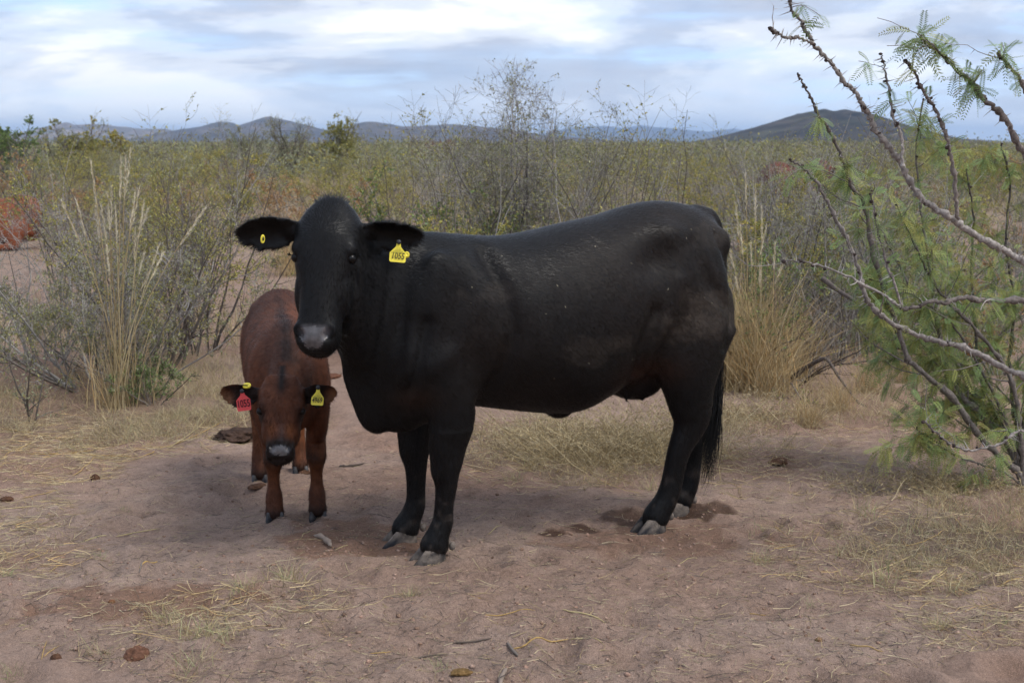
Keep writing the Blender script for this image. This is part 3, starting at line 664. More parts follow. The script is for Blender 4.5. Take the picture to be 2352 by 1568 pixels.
# bare nose pad between the nostrils
npad = (inhead & (hd[:, 2] > -.035))*np.clip(1.6-((hd[:, 0]-.498)/.034)**2-np.abs(hd[:, 1]/np.interp(hd[:, 0], [.455, .475, .50, .52, .54], [.070, .058, .040, .034, .034]))**4*.9, 0, 1)*(hd[:, 0] < .54)
col = col*(1-npad[:, None])+np.array([.075, .070, .074])*npad[:, None]
nosd = np.minimum(np.linalg.norm(co-HP(.486, .054, .022), axis=1), np.linalg.norm(co-HP(.486, -.054, .022), axis=1)); npad = npad*(nosd > .019)
set_col(body, col)
body.materials.append(M_coat); body.materials.append(M_wet)
fi = np.array([p.vertices[0] for p in body.polygons]); body.polygons.foreach_set('material_index', (npad[fi] > .55).astype(np.int32)); body.update()
cow = root_empty('cow', CF.w([.4, 0, 0])); tag(cow, 'large black cow standing broadside with yellow ear tag reading 1055', 'cow')
cb = part('body', body, cow)
rngf = np.random.default_rng(77)
def cow_flow(P_, N_):
    l = CF.l(P_); D_ = np.tile(CF.v([-.75, 0, -.66]), (len(P_), 1))
    legm = (l[:, 2] < .5)[:, None]; D_ = np.where(legm, np.array([0, 0, -1.0]), D_)
    h = np.stack([(P_-pollW)@dnv, (P_-pollW)@sdv, (P_-pollW)@nv], 1)
    ih = (h[:, 0] > -.08) & (h[:, 0] < .6) & (np.abs(h[:, 1]) < .14) & (h[:, 2] > -.2)
    wv = HP(.13, 0, .05); Dh = nrm(P_-wv)+dnv*.5*(h[:, 0] > .13)[:, None]
    D_ = np.where(ih[:, None], Dh, D_)
    ie = (np.abs(h[:, 1]) >= .12) & (eard(P_) < .085)
    De = sdv*np.sign(h[:, 1])[:, None]+np.array([0, 0, -.3])
    return np.where(ie[:, None], De, D_)
def isear(P_):
    h = np.stack([(P_-pollW)@dnv, (P_-pollW)@sdv, (P_-pollW)@nv], 1)
    return (np.abs(h[:, 1]) >= .135) & (eard(P_) < .085)
ispoll = lambda P_: np.linalg.norm(P_-HP(-.005, 0, -.03), axis=1) < .06
def cow_len(P_, N_): return np.where(isear(P_), .022, np.where(ispoll(P_), .034, .019))
def cow_lift(P_, N_): return np.where(isear(P_), .6, np.where(ispoll(P_), .45, .20))
def nonose(P_, N_):
    h = np.stack([(P_-pollW)@dnv, (P_-pollW)@sdv, (P_-pollW)@nv], 1)
    return 1-.97*((h[:, 0] > .45) & (h[:, 0] < .545) & (np.abs(h[:, 1]) < .058) & (h[:, 2] > -.04))+3.0*isear(P_)
part('coat', fur(body, 210000, cow_flow, cow_len, .0008, cow_lift, rngf, nonose), cow)
for s_ in (-1, 1):
    v, f, f3 = ellipsoid(HP(.208, s_*.098, -.004), (.019, .021, .018), AX, 16, 10); part('eye', make_mesh('eye', v, [np.array(f), np.array(f3)], None, True, [M_eye]), cow)
    b_ = 26; rr = np.linspace(-1, 1, b_)                                      # lashes over the eye
    P0 = np.array([HP(.196, s_*(.118+.004*math.cos(q*1.4)), .012-.024*(q*.5+.5)) for q in rr]); Dd = np.tile(sdv*s_*.005+nv*.008+dnv*.006, (b_, 1))+rngf.normal(0, .003, (b_, 3))
    V, F = tri_blades(P0, Dd, np.tile(dnv*.0012, (b_, 1))); B_ = Batch(); B_.add(V, F, (.01, .01, .01)); part('eyelash', B_.mesh('eyelash', M_twig, False), cow)
HC = [(.165, .135, .112), (.018, .018, .021)]
for (a_, b_, yw) in ((.93, .14, .05), (.945, -.12, -.05), (-.015, .15, .03), (-.262, -.065, -.05)):
    w0 = CF.w([a_, b_, 0]); part('hoof', claw_mesh(CF, a_, b_, float(hgt(w0[0], w0[1]))-.012, 0.135, .105, .064, .8, yw, .003, HC, rngf), cow)
# tail switch
ns = 700; P0 = CF.w(np.stack([rngf.normal(-.388, .013, ns), rngf.normal(.040, .013, ns), rngf.uniform(.44, .68, ns)], 1)); K = 7; s_ = np.linspace(0, 1, K)
ln = rngf.uniform(.16, .36, ns); sway = rngf.normal(0, .019, (ns, 3)); sway[:, 2] = 0
pth = P0[:, None]+s_[None, :, None]**1.5*sway[:, None]+np.array([0, 0, -1.0])*(s_[None, :]*ln[:, None])[..., None]+CF.v([.05, 0, 0])*(s_**2)[None, :, None]
pth = pth+.010*np.sin(s_*7+rngf.uniform(0, 6, (ns, 1)))[..., None]*CF.D*s_[None, :, None]
V, F = tubes(pth, .0012*(1-.75*s_)[None]*np.ones((ns, 1)), 3); B_ = Batch(); B_.add(V, F, (.0095, .0093, .0098)); part('tail_switch', B_.mesh('tail_switch', M_coat), cow)
# bits of chaff caught in the coat
me = body; no = get_no(me); sel = np.where((lc[:, 1] > .12) & (lc[:, 2] > .55) & (lc[:, 0] > -.4) & (lc[:, 0] < .85))[0]; sel = rngf.choice(sel, 22); 
V, F = quads(co[sel]+no[sel]*.012, nrm(np.cross(no[sel], rdir(rngf, 22)))*rngf.uniform(.002, .006, (22, 1)), nrm(np.cross(no[sel], rdir(rngf, 22)))*.0013); B_ = Batch(); B_.add(V, F, (.42, .37, .26)); ch = part('chaff', B_.mesh('chaff', M_straw, False), cow); ch['kind'] = 'stuff'
# ear tags of the cow
Xr = np.array([1.0, 0, 0]); Yu = np.array([0, .06, 1.0]); 
pin = atY(916, 556, 4.845); X_ = nrm(np.array([1, .14, -.10])); Z_ = nrm(np.array([.14, -1, .08])); Y_ = nrm(np.cross(Z_, X_)); X_ = np.cross(Y_, Z_)
ear_tag(cow, pin, X_, Y_, Z_, .057, .070, .030, M_ytag, '1055', .0300, M_ink, 'yellow plastic flag tag numbered 1055 in the ear', xs=.78, shear=.12)
pin2 = atY(603, 549, 4.855); X_ = nrm(np.array([.72, -.5, 0])); Z_ = nrm(np.array([.45, -.9, .05])); Y_ = np.cross(Z_, X_); X_ = np.cross(Y_, Z_)
disc_button(cow, pin2, X_, nrm(Y_), Z_, .0155, 'round yellow ear button')
pin3 = atY(934, 586, 4.88); disc_button(cow, pin3, nrm(np.array([1, .2, 0])), np.array([0, .3, .95]), nrm(np.array([.1, -.6, .75])), .010, 'small round yellow ear button', ring=False)
whisk = 46; P0 = np.array([HP(rngf.uniform(.46, .53), rngf.uniform(-.085, .085), rngf.uniform(-.07, 0)) for i in range(whisk)]); out_ = nrm(P0-HP(.46, 0, -.06))
V, F = tri_blades(P0, out_*rngf.uniform(.02, .045, (whisk, 1))+np.array([0, 0, -.012]), np.tile(sdv*.0005, (whisk, 1))); B_ = Batch(); B_.add(V, F, (.10, .10, .10)); part('whisker', B_.mesh('whisker', M_straw, False), cow)['kind'] = 'stuff'

# ------------------------------------------------------------------ the calf
KF = Frame((-1.050, 6.28), (.20, -.98))
KT = [(-.20, .74, .56, .66, .03, 2.1, 0), (-.185, .79, .50, .66, .09, 2.1, 0), (-.13, .855, .46, .66, .145, 2.1, 0), (-.03, .888, .44, .65, .160, 2.1, 0), (.12, .872, .40, .62, .170, 2.1, 0), (.30, .845, .38, .60, .178, 2.1, 0), (.48, .83, .385, .60, .168, 2.1, 0),
      (.62, .835, .40, .61, .160, 2.0, 0), (.74, .825, .385, .61, .145, 2.0, 0), (.84, .78, .40, .59, .115, 2.0, 0), (.90, .70, .46, .58, .06, 2.0, 0)]
P = [torso(KF, KT, 46)]
kpoll = atY(647, 866, 5.22); kf = nrm(np.array([.14, -.99, 0])); tl = math.radians(30)
kdn = np.array([0, 0, -1])*math.cos(tl)+kf*math.sin(tl)+np.array([-.03, 0, 0]); kn = kf*math.cos(tl)+np.array([0, 0, 1])*math.sin(tl)
kp = KF.l(kpoll)
P.append(necks([(.66, 0, .66, .125, .165, .20), (.78, 0, .655, .105, .15, .20), (.90, .0, .635, .085, .125, .17), (kp[0]-.07, kp[1]*.8, kp[2]-.075, .072, .09, .12), (kp[0]-.01, kp[1], kp[2]-.09, .06, .07, .09)]))
for sg in (1, -1):
    P.append(ellipsoid((.72, sg*.115, .60), (.10, .05, .15)))
    P.append(ellipsoid((-.06, sg*.115, .62), (.13, .07, .17)))
    P.append(ellipsoid((.02, sg*.105, .795), (.07, .04, .04)))
def kleg(u, v, pts):                                       # leg whose hoof stands where the picture shows it
    g = KF.l(gnd(u, v)); return g
kfeet = {'fl': kleg(632, 1203, 0), 'fr': kleg(731, 1195, 0), 'hl': kleg(597, 1110, 0), 'hr': kleg(691, 1094, 0)}
for key, sg in (('fl', -1), ('fr', 1)):
    a_, b_ = kfeet[key][:2]; a_ -= .045
    P.append(limb([(.74, sg*.115, .60, .085, .055), (.73, sg*.115, .50, .075, .052), (.74, b_*.5+sg*.058, .42, .058, .046), (a_-.02, b_*.8+sg*.022, .345, .048, .042), (a_-.01, b_, .285, .043, .042), (a_-.002, b_, .25, .044, .041), (a_-.012, b_, .205, .029, .027), (a_-.012, b_, .15, .026, .025), (a_-.006, b_, .105, .034, .035), (a_+.01, b_, .068, .033, .035), (a_+.02, b_, .038, .038, .039), (a_+.02, b_, .022, .033, .034)]))
for key, sg in (('hl', -1), ('hr', 1)):
    a_, b_ = kfeet[key][:2]; a_ -= .045
    P.append(limb([(-.07, sg*.11, .66, .12, .07), (-.06, sg*.115, .54, .10, .062), (a_-.06, b_*.6+sg*.045, .44, .075, .05), (a_-.09, b_*.9+sg*.011, .36, .058, .04), (a_-.085, b_, .32, .05, .036), (a_-.055, b_, .26, .037, .03), (a_-.035, b_, .18, .031, .027), (a_-.02, b_, .115, .034, .033), (a_, b_, .072, .034, .035), (a_+.015, b_, .04, .038, .039), (a_+.015, b_, .022, .033, .034)]))
P.append(limb([(-.13, 0, .85, .03, .03), (-.19, 0, .82, .026, .024), (-.215, 0, .74, .02, .018), (-.22, 0, .60, .014, .014), (-.215, 0, .45, .012, .012), (-.21, 0, .38, .02, .02), (-.21, 0, .30, .008, .008)], 24, 12))
P = loc_parts(P, KF)
kst = [(-.020, .030, -.018, -.045, 2.4), (-.010, .056, .0, -.065, 2.5), (.012, .070, .014, -.085, 2.6), (.05, .084, .026, -.11, 2.6), (.09, .090, .032, -.125, 2.6), (.125, .088, .034, -.13, 2.6), (.16, .078, .030, -.125, 2.6), (.20, .064, .026, -.105, 2.5), (.24, .053, .024, -.088, 2.5), (.268, .052, .022, -.08, 2.6),
       (.292, .055, .018, -.075, 2.6), (.312, .051, .006, -.068, 2.4), (.326, .038, -.012, -.058, 2.2), (.334, .018, -.028, -.045, 2.0)]
hp, kdn, kn, ks = head_parts(kpoll, kdn, kn, kst); P.append(hp)
if ks[0] < 0: ks = -ks
KP = lambda t_, s_, f_: kpoll+kdn*t_+ks*s_+kn*f_
KA = np.stack([ks, kn, kdn])
for s_ in (-1, 1):
    P.append(ellipsoid(KP(.118, s_*.070, .012), (.021, .02, .026), KA)); P.append(ellipsoid(KP(.185, s_*.05, -.055), (.024, .06, .07), KA)); P.append(ellipsoid(KP(.282, s_*.033, .008), (.019, .017, .017), KA))
    P.append(ellipsoid(KP(-.002, s_*.052, -.004), (.011, .011, .011), KA))
kro = [KP(.045, -.075, -.05), KP(.045, .075, -.05)]; kti = [atY(507, 918, 5.24), atY(773, 917, 5.24)]
for q, (r_, t_) in enumerate(zip(kro, kti)):
    P.append(ear_shape(r_, t_-r_, nrm(np.array([(.25, -.25)[q], -.95, -.05])), np.linalg.norm(t_-r_), .104, .026, .014, -.16))
    P.append(loft([(r_-(t_-r_)*.2, kn, np.array([0, 0, 1.0]), .02, .024, .024, 2), (r_+(t_-r_)*.25, kn, np.array([0, 0, 1.0]), .008, .014, .014, 2)], 14))
kb = fuse(P, .0062, 4)
co = get_co(kb); lc = KF.l(co); keard = lambda q: np.minimum(seg(q, kro[0], kti[0]), seg(q, kro[1], kti[1]))
hdist = np.minimum(seg(co, KP(.05, 0, -.05), KP(.28, 0, -.03))-.085, keard(co)-.045)
relax(kb, np.clip(hdist/.03, 0, 1)*np.clip((lc[:, 2]-.34)/.10, 0, 1), 45)
sculpt_face(kb, KP, ks, kdn, kn, .62, .135, .082, -.002, .283, .033, .016)
co = get_co(kb); lc = KF.l(co); hd = np.stack([(co-kpoll)@kdn, (co-kpoll)@ks, (co-kpoll)@kn], 1)
base = np.array([.102, .036, .0175]); dark = np.array([.048, .0185, .0108]); bl = np.array([.0085, .0075, .0075]); rust = np.array([.15, .052, .019])
n1 = noise3(co, 5, 4); col = base+(dark-base)*np.clip(n1*1.6-.4, 0, 1)[:, None]
def blend(c, w): 
    global col
    col = col*(1-w[:, None])+np.array(c)*w[:, None]
inkd = seg(co, KP(.05, 0, -.05), KP(.28, 0, -.03)); ink = inkd < .125; nink = np.clip((inkd-.105)/.05, 0, 1)
blend(rust, np.clip(.75-np.abs(lc[:, 0]+.1)/.25, 0, 1)*np.clip(noise3(co, 7, 9)*3-1.2, 0, 1)*.6)
blend(rust, np.clip((.40-lc[:, 2])/.15, 0, 1)*np.clip((lc[:, 2]-.1)/.1, 0, 1)*.45)
blend(bl, np.clip(1.2-np.abs(lc[:, 1]+.01+.03*(noise3(co, 14, 33)-.5))/np.interp(lc[:, 0], [.1, .5, .8], [.02, .04, .05]), 0, 1)*np.clip((lc[:, 2]-.60)/.06, 0, 1)*np.clip((lc[:, 0]+.05)/.55, 0, 1)*np.clip(.35+1.3*noise3(co, 20, 35), 0, 1)*nink*.85)       # dark line along the neck and withers
blend(bl, np.exp(-((lc[:, 2]-.265)/.035)**2)*(lc[:, 0] > .45)*nink*.7*np.clip(noise3(co, 25, 3)*3-.6, 0, 1)); blend(bl, np.clip((.075-lc[:, 2])/.03, 0, 1)*.7)
earm = keard(co) < .05; ef = np.minimum(np.linalg.norm(co-kti[0], axis=1), np.linalg.norm(co-kti[1], axis=1))
earm = earm & (np.abs(hd[:, 1]) > .085)
blend(bl, earm*np.clip((ef-.035)/.03, 0, 1)*.9); blend((.15, .068, .032), earm*np.clip((.055-ef)/.03, 0, 1)*.9)
fm_ = ink & (hd[:, 2] > -.10)
blend(bl, fm_*np.clip((hd[:, 0]-.235)/.025, 0, 1)*.95); blend(bl, fm_*np.exp(-(hd[:, 1]/.018)**2)*np.clip((.10-hd[:, 0])/.05, 0, 1)*.95)
for s_ in (-1, 1): blend(bl, fm_*np.exp(-(((hd[:, 1]-s_*.073)/.022)**2+((hd[:, 0]-.15)/.035)**2))*.85); blend(rust, fm_*np.exp(-(((hd[:, 1]-s_*.036)/.016)**2+((hd[:, 0]-.215)/.028)**2))*.8)
blend((.05, .045, .045), fm_*np.exp(-((hd[:, 1]-.004)/.012)**2)*np.clip((hd[:, 0]-.17)/.05, 0, 1)*(hd[:, 0] < .26)*.45)
npad = (fm_ & (hd[:, 2] > -.02))*np.clip(1.5-((hd[:, 0]-.292)/.017)**2-np.abs(hd[:, 1]/.036)**4*.9, 0, 1)
blend((.05, .052, .06), npad)
set_col(kb, col); kb.materials.append(M_coat); kb.materials.append(M_wet)
fi = np.array([p.vertices[0] for p in kb.polygons]); kb.polygons.foreach_set('material_index', (npad[fi] > .55).astype(np.int32)); kb.update()
calf = root_empty('calf', KF.w([.35, 0, 0])); tag(calf, 'small dark reddish brown calf facing forward with red tag and yellow tag in its ears', 'calf')
part('body', kb, calf)
def calf_flow(P_, N_):
    l = KF.l(P_); D_ = np.tile(KF.v([-.75, 0, -.6]), (len(P_), 1)); D_ = np.where((l[:, 2] < .36)[:, None], np.array([0, 0, -1.0]), D_)
    ih = seg(P_, KP(.05, 0, -.05), KP(.28, 0, -.03)) < .12; D_ = np.where(ih[:, None], nrm(P_-KP(.07, 0, .03))+kdn*.5, D_)
    return np.where((keard(P_) < .05)[:, None], ks*np.sign((P_-kpoll)@ks)[:, None]+np.array([0, 0, -.4]), D_)
kear = lambda P_: (keard(P_) < .05) & (np.abs((P_-kpoll)@ks) > .085)
part('coat', fur(kb, 80000, calf_flow, lambda P_, N_: np.where(kear(P_), .014, .017), .0008, lambda P_, N_: np.where(kear(P_), .6, .36), rngf, lambda P_, N_: 1-.97*((np.abs((P_-KP(.292, 0, .01))@kdn) < .02) & (np.abs((P_-kpoll)@ks) < .036) & ((P_-kpoll)@kn > -.02)), mat=M_fur2), calf)
for s_ in (-1, 1):
    v, f, f3 = ellipsoid(KP(.135, s_*.078, -.004), (.0145, .0145, .0145), KA, 16, 10); part('eye', make_mesh('eye', v, [np.array(f), np.array(f3)], None, True, [M_eye]), calf)
for key in kfeet:
    a_, b_ = kfeet[key][:2]; w0 = KF.w([a_-.02, b_, 0]); part('hoof', claw_mesh(KF, a_-.02, b_, float(hgt(w0[0], w0[1]))-.008, .075, .074, .042, .4, 0, .02, [(.085, .08, .08), (.018, .019, .023)], rngf), calf)
Z_ = nrm(np.array([.10, -1, .12])); X_ = nrm(np.array([1, .1, .12])); Y_ = nrm(np.cross(Z_, X_)); X_ = np.cross(Y_, Z_)
ear_tag(calf, atY(556, 898, 5.175), X_, Y_, Z_, .052, .074, .026, M_rtag, '1055', .040, M_ink2, 'red plastic flag tag hand numbered 1055 in the calf ear', small=False, xs=.62, shear=-.03)
Z_ = nrm(np.array([-.10, -1, .12])); X_ = nrm(np.array([1, -.1, -.04])); Y_ = nrm(np.cross(Z_, X_)); X_ = np.cross(Y_, Z_)
ear_tag(calf, atY(731, 890, 5.175), X_, Y_, Z_, .047, .066, .030, M_ytag, '4969', .026, M_ink, 'yellow plastic flag tag numbered 4969 in the calf ear', xs=.76)
disc_button(calf, atY(567, 886, 5.23), np.array([1.0, 0, 0]), nrm(np.array([0, .9, .43])), nrm(np.array([0, -.43, .9])), .016, 'round yellow button on the calf ear', ring=False)
# ================================================================== plants
def grow(P, R, n, s0, s1, ang, lmin, lmax, K, zig, up, rng, rscale=.55, taper=.25, z_min=.03):
    """n side shoots on every parent polyline"""
    N_, k = P.shape[:2]; s = rng.uniform(s0, s1, (N_, n)); f = s*(k-1); i = np.minimum(f.astype(int), k-2); w = (f-i)[..., None]
    ix = np.arange(N_)[:, None]; O = P[ix, i]*(1-w)+P[ix, i+1]*w; T = nrm(P[ix, i+1]-P[ix, i]); r0 = R[ix, i]*(1-w[..., 0])+R[ix, i+1]*w[..., 0]
    O = O.reshape(-1, 3); T = T.reshape(-1, 3); r0 = r0.ravel()*rscale; M = len(O)
    perp = rdir(rng, M); perp = nrm(perp-T*(perp*T).sum(1, keepdims=True)); a = rng.uniform(*ang, (M, 1))
    D = nrm(T*np.cos(a)+perp*np.sin(a)+np.array([0, 0, up])); L = rng.uniform(lmin, lmax, M)*(1.15-.6*s.ravel())
    return chain(O, D, L, r0, K, zig, up*.35, rng, taper, z_min)
def chain(O, D, L, r0, K, zig, up, rng, taper=.25, z_min=.03):
    M = len(O); pts = [O]; d = D
    for j in range(K-1):
        d = nrm(d+rng.normal(0, zig, (M, 3))+np.array([0, 0, up])); p = pts[-1]+d*(L/(K-1))[:, None]; p[:, 2] = np.maximum(p[:, 2], z_min); pts.append(p)
    return np.stack(pts, 1), r0[:, None]*np.linspace(1, taper, K)[None]
def along(P, n, rng, s0=.1, s1=1.0):
    N_, k = P.shape[:2]; s = rng.uniform(s0, s1, (N_, n)); f = s*(k-1); i = np.minimum(f.astype(int), k-2); w = (f-i)[..., None]; ix = np.arange(N_)[:, None]
    return (P[ix, i]*(1-w)+P[ix, i+1]*w).reshape(-1, 3), nrm(P[ix, i+1]-P[ix, i]).reshape(-1, 3)
def mixcol(rng, n, cols, jit=.2):
    c = np.array(cols)[rng.integers(0, len(cols), n)]; return np.clip(c*rng.uniform(1-jit, 1+jit, (n, 1)), 0, 1)
def ribbons(P, Wd, col):
    """P (n,k,3), Wd (n,3) half width vector"""
    n, k = P.shape[:2]; w = np.linspace(1, .15, k)[None, :, None]*Wd[:, None]
    V = np.stack([P-w, P+w], 2).reshape(-1, 3); i = np.arange(n)[:, None]*2*k+np.arange(k-1)[None]*2
    F = np.stack([i, i+1, i+3, i+2], -1).reshape(-1, 4); return V, F, np.repeat(col, 2*k, 0)
def bush_meshes(seed, h, spread, stems=12, n1=6, n2=6, leaves=8, leaf=(.010, .004), tw=((.15, .13, .115),), lc=((.14, .14, .05),), thorn=0, lean=(.15, .9), r0=.011, zig=.16, n3=0, base_r=.16, leaf_tip=.0, fill=0):
    rng = np.random.default_rng(seed); Bt = Batch(); Bl = Batch()
    az = rng.uniform(0, 6.283, stems); ln = rng.uniform(*lean, stems); D = np.stack([np.cos(az)*np.sin(ln), np.sin(az)*np.sin(ln), np.cos(ln)], 1)
    O = np.stack([np.cos(az), np.sin(az), np.zeros(stems)], 1)*rng.uniform(0, base_r, (stems, 1)); O[:, 2] = -.03
    D[:, :2] *= spread; L = h*rng.uniform(.72, 1.12, stems)/np.maximum(np.cos(ln), .62)
    P0, R0 = chain(O, nrm(D), L, np.full(stems, r0)*rng.uniform(.7, 1.2, stems), 9, zig*.7, .05, rng, .2)
    P1, R1 = grow(P0, R0, n1, .12, .97, (.4, 1.15), .20*h, .46*h, 6, zig, .10, rng)
    P2, R2 = grow(P1, R1, n2, .1, .98, (.4, 1.2), .09*h, .22*h, 4, zig*1.2, .04, rng)
    lv = [(P0, R0, 4), (P1, R1, 3), (P2, R2, 3)]
    tips = P2
    if n3:
        P3, R3 = grow(P2, R2, n3, .15, .98, (.5, 1.3), .035*h, .10*h, 3, zig*1.2, 0, rng); lv.append((P3, R3, 3)); tips = P3
    for P_, R_, m_ in lv:
        V, F = tubes(P_, np.maximum(R_, .0011), m_); c = mixcol(rng, len(P_), tw, .25); Bt.add(V, F, np.repeat(c, P_.shape[1]*m_, 0))
    if thorn:
        for P_ in (P1, P2):
            C, T = along(P_, thorn, rng); d = rdir(rng, len(C)); d = nrm(d-T*(d*T).sum(1, keepdims=True)); V, F = tri_blades(C, d*rng.uniform(.010, .026, (len(C), 1)), T*.0016); Bt.add(V, F, np.repeat(mixcol(rng, len(C), ((.30, .28, .26),), .2), 3, 0))
    if leaves:
        C, T = along(tips, leaves, rng, leaf_tip); n = len(C)
        cl = vnoise(C[:, 0]*3.6, C[:, 1]*3.6+C[:, 2]*4.4, seed); keep = cl > rng.uniform(.28, .62, n); C, T = C[keep], T[keep]; n = len(C)
        C = C+rng.normal(0, .008, (n, 3)); A = nrm(rdir(rng, n)+T*.6)
        Bv = nrm(np.cross(A, rdir(rng, n))); s = rng.uniform(.6, 1.4, (n, 1)); V, F = quads(C, A*leaf[0]*s, Bv*leaf[1]*s)
        Bl.add(V, F, np.repeat(mixcol(rng, n, lc, .3), 4, 0))
    tm = Bt.mesh('stems', M_twig); lm = Bl.mesh('foliage', M_leaf, False) if Bl.n else None
    return tm, lm
class Proto:
    def __init__(s, name, parts, label, cat, group): s.name, s.parts, s.label, s.cat, s.group = name, parts, label, cat, group
    def put(s, x, y, sc=1.0, rz=0.0, szz=1.0, label=None, group=None, z=None):
        e = bpy.data.objects.new(s.name, None); e.empty_display_size = .3; COL.objects.link(e)
        e.location = (float(x), float(y), float(hgt(x, y))-.01 if z is None else z); e.rotation_euler = (0, 0, rz); e.scale = (sc, sc, sc*szz)
        tag(e, label or s.label, s.cat, group or s.group)
        for nm, me in s.parts:
            if me is None: continue
            c = bpy.data.objects.new(nm, me); COL.objects.link(c); c.parent = e
        return e
GREY = ((.28, .26, .24), (.22, .20, .185), (.34, .32, .30)); DARKT = ((.115, .092, .08), (.15, .128, .112), (.085, .07, .062)); MIXT = GREY+DARKT
OLIVE = ((.275, .270, .085), (.33, .305, .085), (.23, .245, .09), (.37, .32, .09)); YELL = ((.41, .35, .08), (.34, .325, .085), (.45, .34, .085)); GREEN = ((.16, .23, .075), (.20, .26, .085), (.135, .19, .075)); DUSTY = ((.27, .275, .165), (.23, .245, .14), (.31, .305, .18)); RUST = ((.40, .22, .09), (.34, .18, .08), (.44, .27, .12), (.30, .23, .11))
def bp(name, seed, label, group, **k):
    t_, l_ = bush_meshes(seed, **k); return Proto(name, [('stems', t_), ('foliage', l_)], label, 'shrub', group)
G_ = 'shrubs of the thorn scrub behind the cow'
PR = {}
PR['olive'] = [bp('olive_shrub', 100+i, 'low rounded olive green thorn shrub in the scrub behind the black cow', 'olive shrubs behind the cow', h=1.35, spread=1.15, stems=13, n1=7, n2=7, leaves=15, leaf=(.016, .0072), tw=DARKT, lc=OLIVE+YELL) for i in range(3)]
PR['yellow'] = [bp('yellow_green_shrub', 120+i, 'yellow green leafy thorn shrub in the scrub behind the black cow', 'yellow green shrubs behind the cow', h=1.3, spread=1.25, stems=12, n1=7, n2=6, leaves=17, leaf=(.018, .0085), tw=DARKT+GREY[:1], lc=YELL+OLIVE) for i in range(2)]
PR['green'] = [bp('green_shrub', 130+i, 'fresh green leafy shrub in the scrub behind the black cow', 'green shrubs behind the cow', h=1.35, spread=1.1, stems=12, n1=7, n2=6, leaves=16, leaf=(.018, .0085), tw=DARKT+GREY[:1], lc=GREEN+OLIVE[:2]) for i in range(1)]
PR['grey'] = [bp('bare_grey_shrub', 140+i, 'nearly leafless grey twiggy shrub in the scrub behind the black cow', 'bare grey shrubs behind the cow', h=1.5, spread=1.0, stems=16, n1=8, n2=7, leaves=2, leaf=(.012, .005), tw=GREY+((.1, .09, .085),), lc=DUSTY, thorn=2) for i in range(2)]
PR['dusty'] = [bp('dusty_shrub', 150+i, 'dusty grey green shrub with fine twigs in the scrub behind the black cow', 'dusty green shrubs behind the cow', h=1.3, spread=1.2, stems=14, n1=8, n2=7, leaves=12, leaf=(.014, .0060), tw=MIXT, lc=DUSTY+OLIVE) for i in range(2)]
PR['rust'] = [bp('rusty_shrub', 160, 'low dried shrub with rusty orange leaves in the scrub', 'rusty dried shrubs', h=.85, spread=1.4, stems=14, n1=7, n2=6, leaves=12, leaf=(.015, .007), tw=MIXT, lc=RUST)]
PR['tall'] = [bp('tall_sparse_shrub', 170+i, 'tall sparse dark twigged shrub rising above the scrub', 'tall sparse shrubs above the scrub', h=1.95, spread=.75, stems=9, n1=6, n2=5, leaves=5, leaf=(.014, .006), tw=DARKT+GREY[:1], lc=OLIVE, lean=(.05, .55), zig=.2) for i in range(2)]
def tuft_mesh(seed, n, h, spread, cols, w=.0016, K=4, droop=.5, base=.03, name='blades'):
    rng = np.random.default_rng(seed); az = rng.uniform(0, 6.283, n); ln = np.abs(rng.normal(0, spread, n)); L = h*rng.uniform(.45, 1.15, n)
    D = np.stack([np.cos(az)*np.sin(ln), np.sin(az)*np.sin(ln), np.cos(ln)], 1); O = rng.normal(0, base, (n, 3)); O[:, 2] = -.012
    s = np.linspace(0, 1, K)[None, :, None]; hd_ = nrm(D*np.array([1, 1, 0])+1e-6)
    P = O[:, None]+D[:, None]*s*L[:, None, None]+hd_[:, None]*(s**2)*(L*droop*rng.uniform(.2, 1.2, n))[:, None, None]*.6-np.array([0, 0, 1.0])*(s**2)*(L*droop*rng.uniform(.1, .9, n))[:, None, None]*.55
    P = P+rng.normal(0, .02*h, P.shape)*s; P[..., 2] = np.maximum(P[..., 2], -.01)
    side = nrm(np.cross(D, np.array([0, 0, 1.0]))+rng.normal(0, .4, (n, 3)))
    B_ = Batch(); V, F, c = ribbons(P, side*w*rng.uniform(.6, 1.5, (n, 1)), mixcol(rng, n, cols, .25)); B_.add(V, F, c); return B_.mesh(name, M_straw, False)
STRAW = ((.45, .345, .185), (.38, .29, .15), (.50, .41, .25), (.33, .25, .14)); DULL = ((.36, .29, .175), (.42, .345, .21), (.29, .235, .15), (.46, .385, .25)); FRESH = ((.28, .30, .14), (.36, .35, .19), (.42, .37, .21))
GOLDG = ((.50, .33, .15), (.46, .34, .17), (.55, .42, .24))
PR['tussock'] = [Proto('dry_grass_tussock', [('blades', tuft_mesh(200+i, 330, .62, .38, STRAW+GOLDG, .0024, 5, .55, .09))], 'pale dry bunch grass tussock growing among the shrubs', 'grass tussock', 'dry grass tussocks among the shrubs') for i in range(2)]

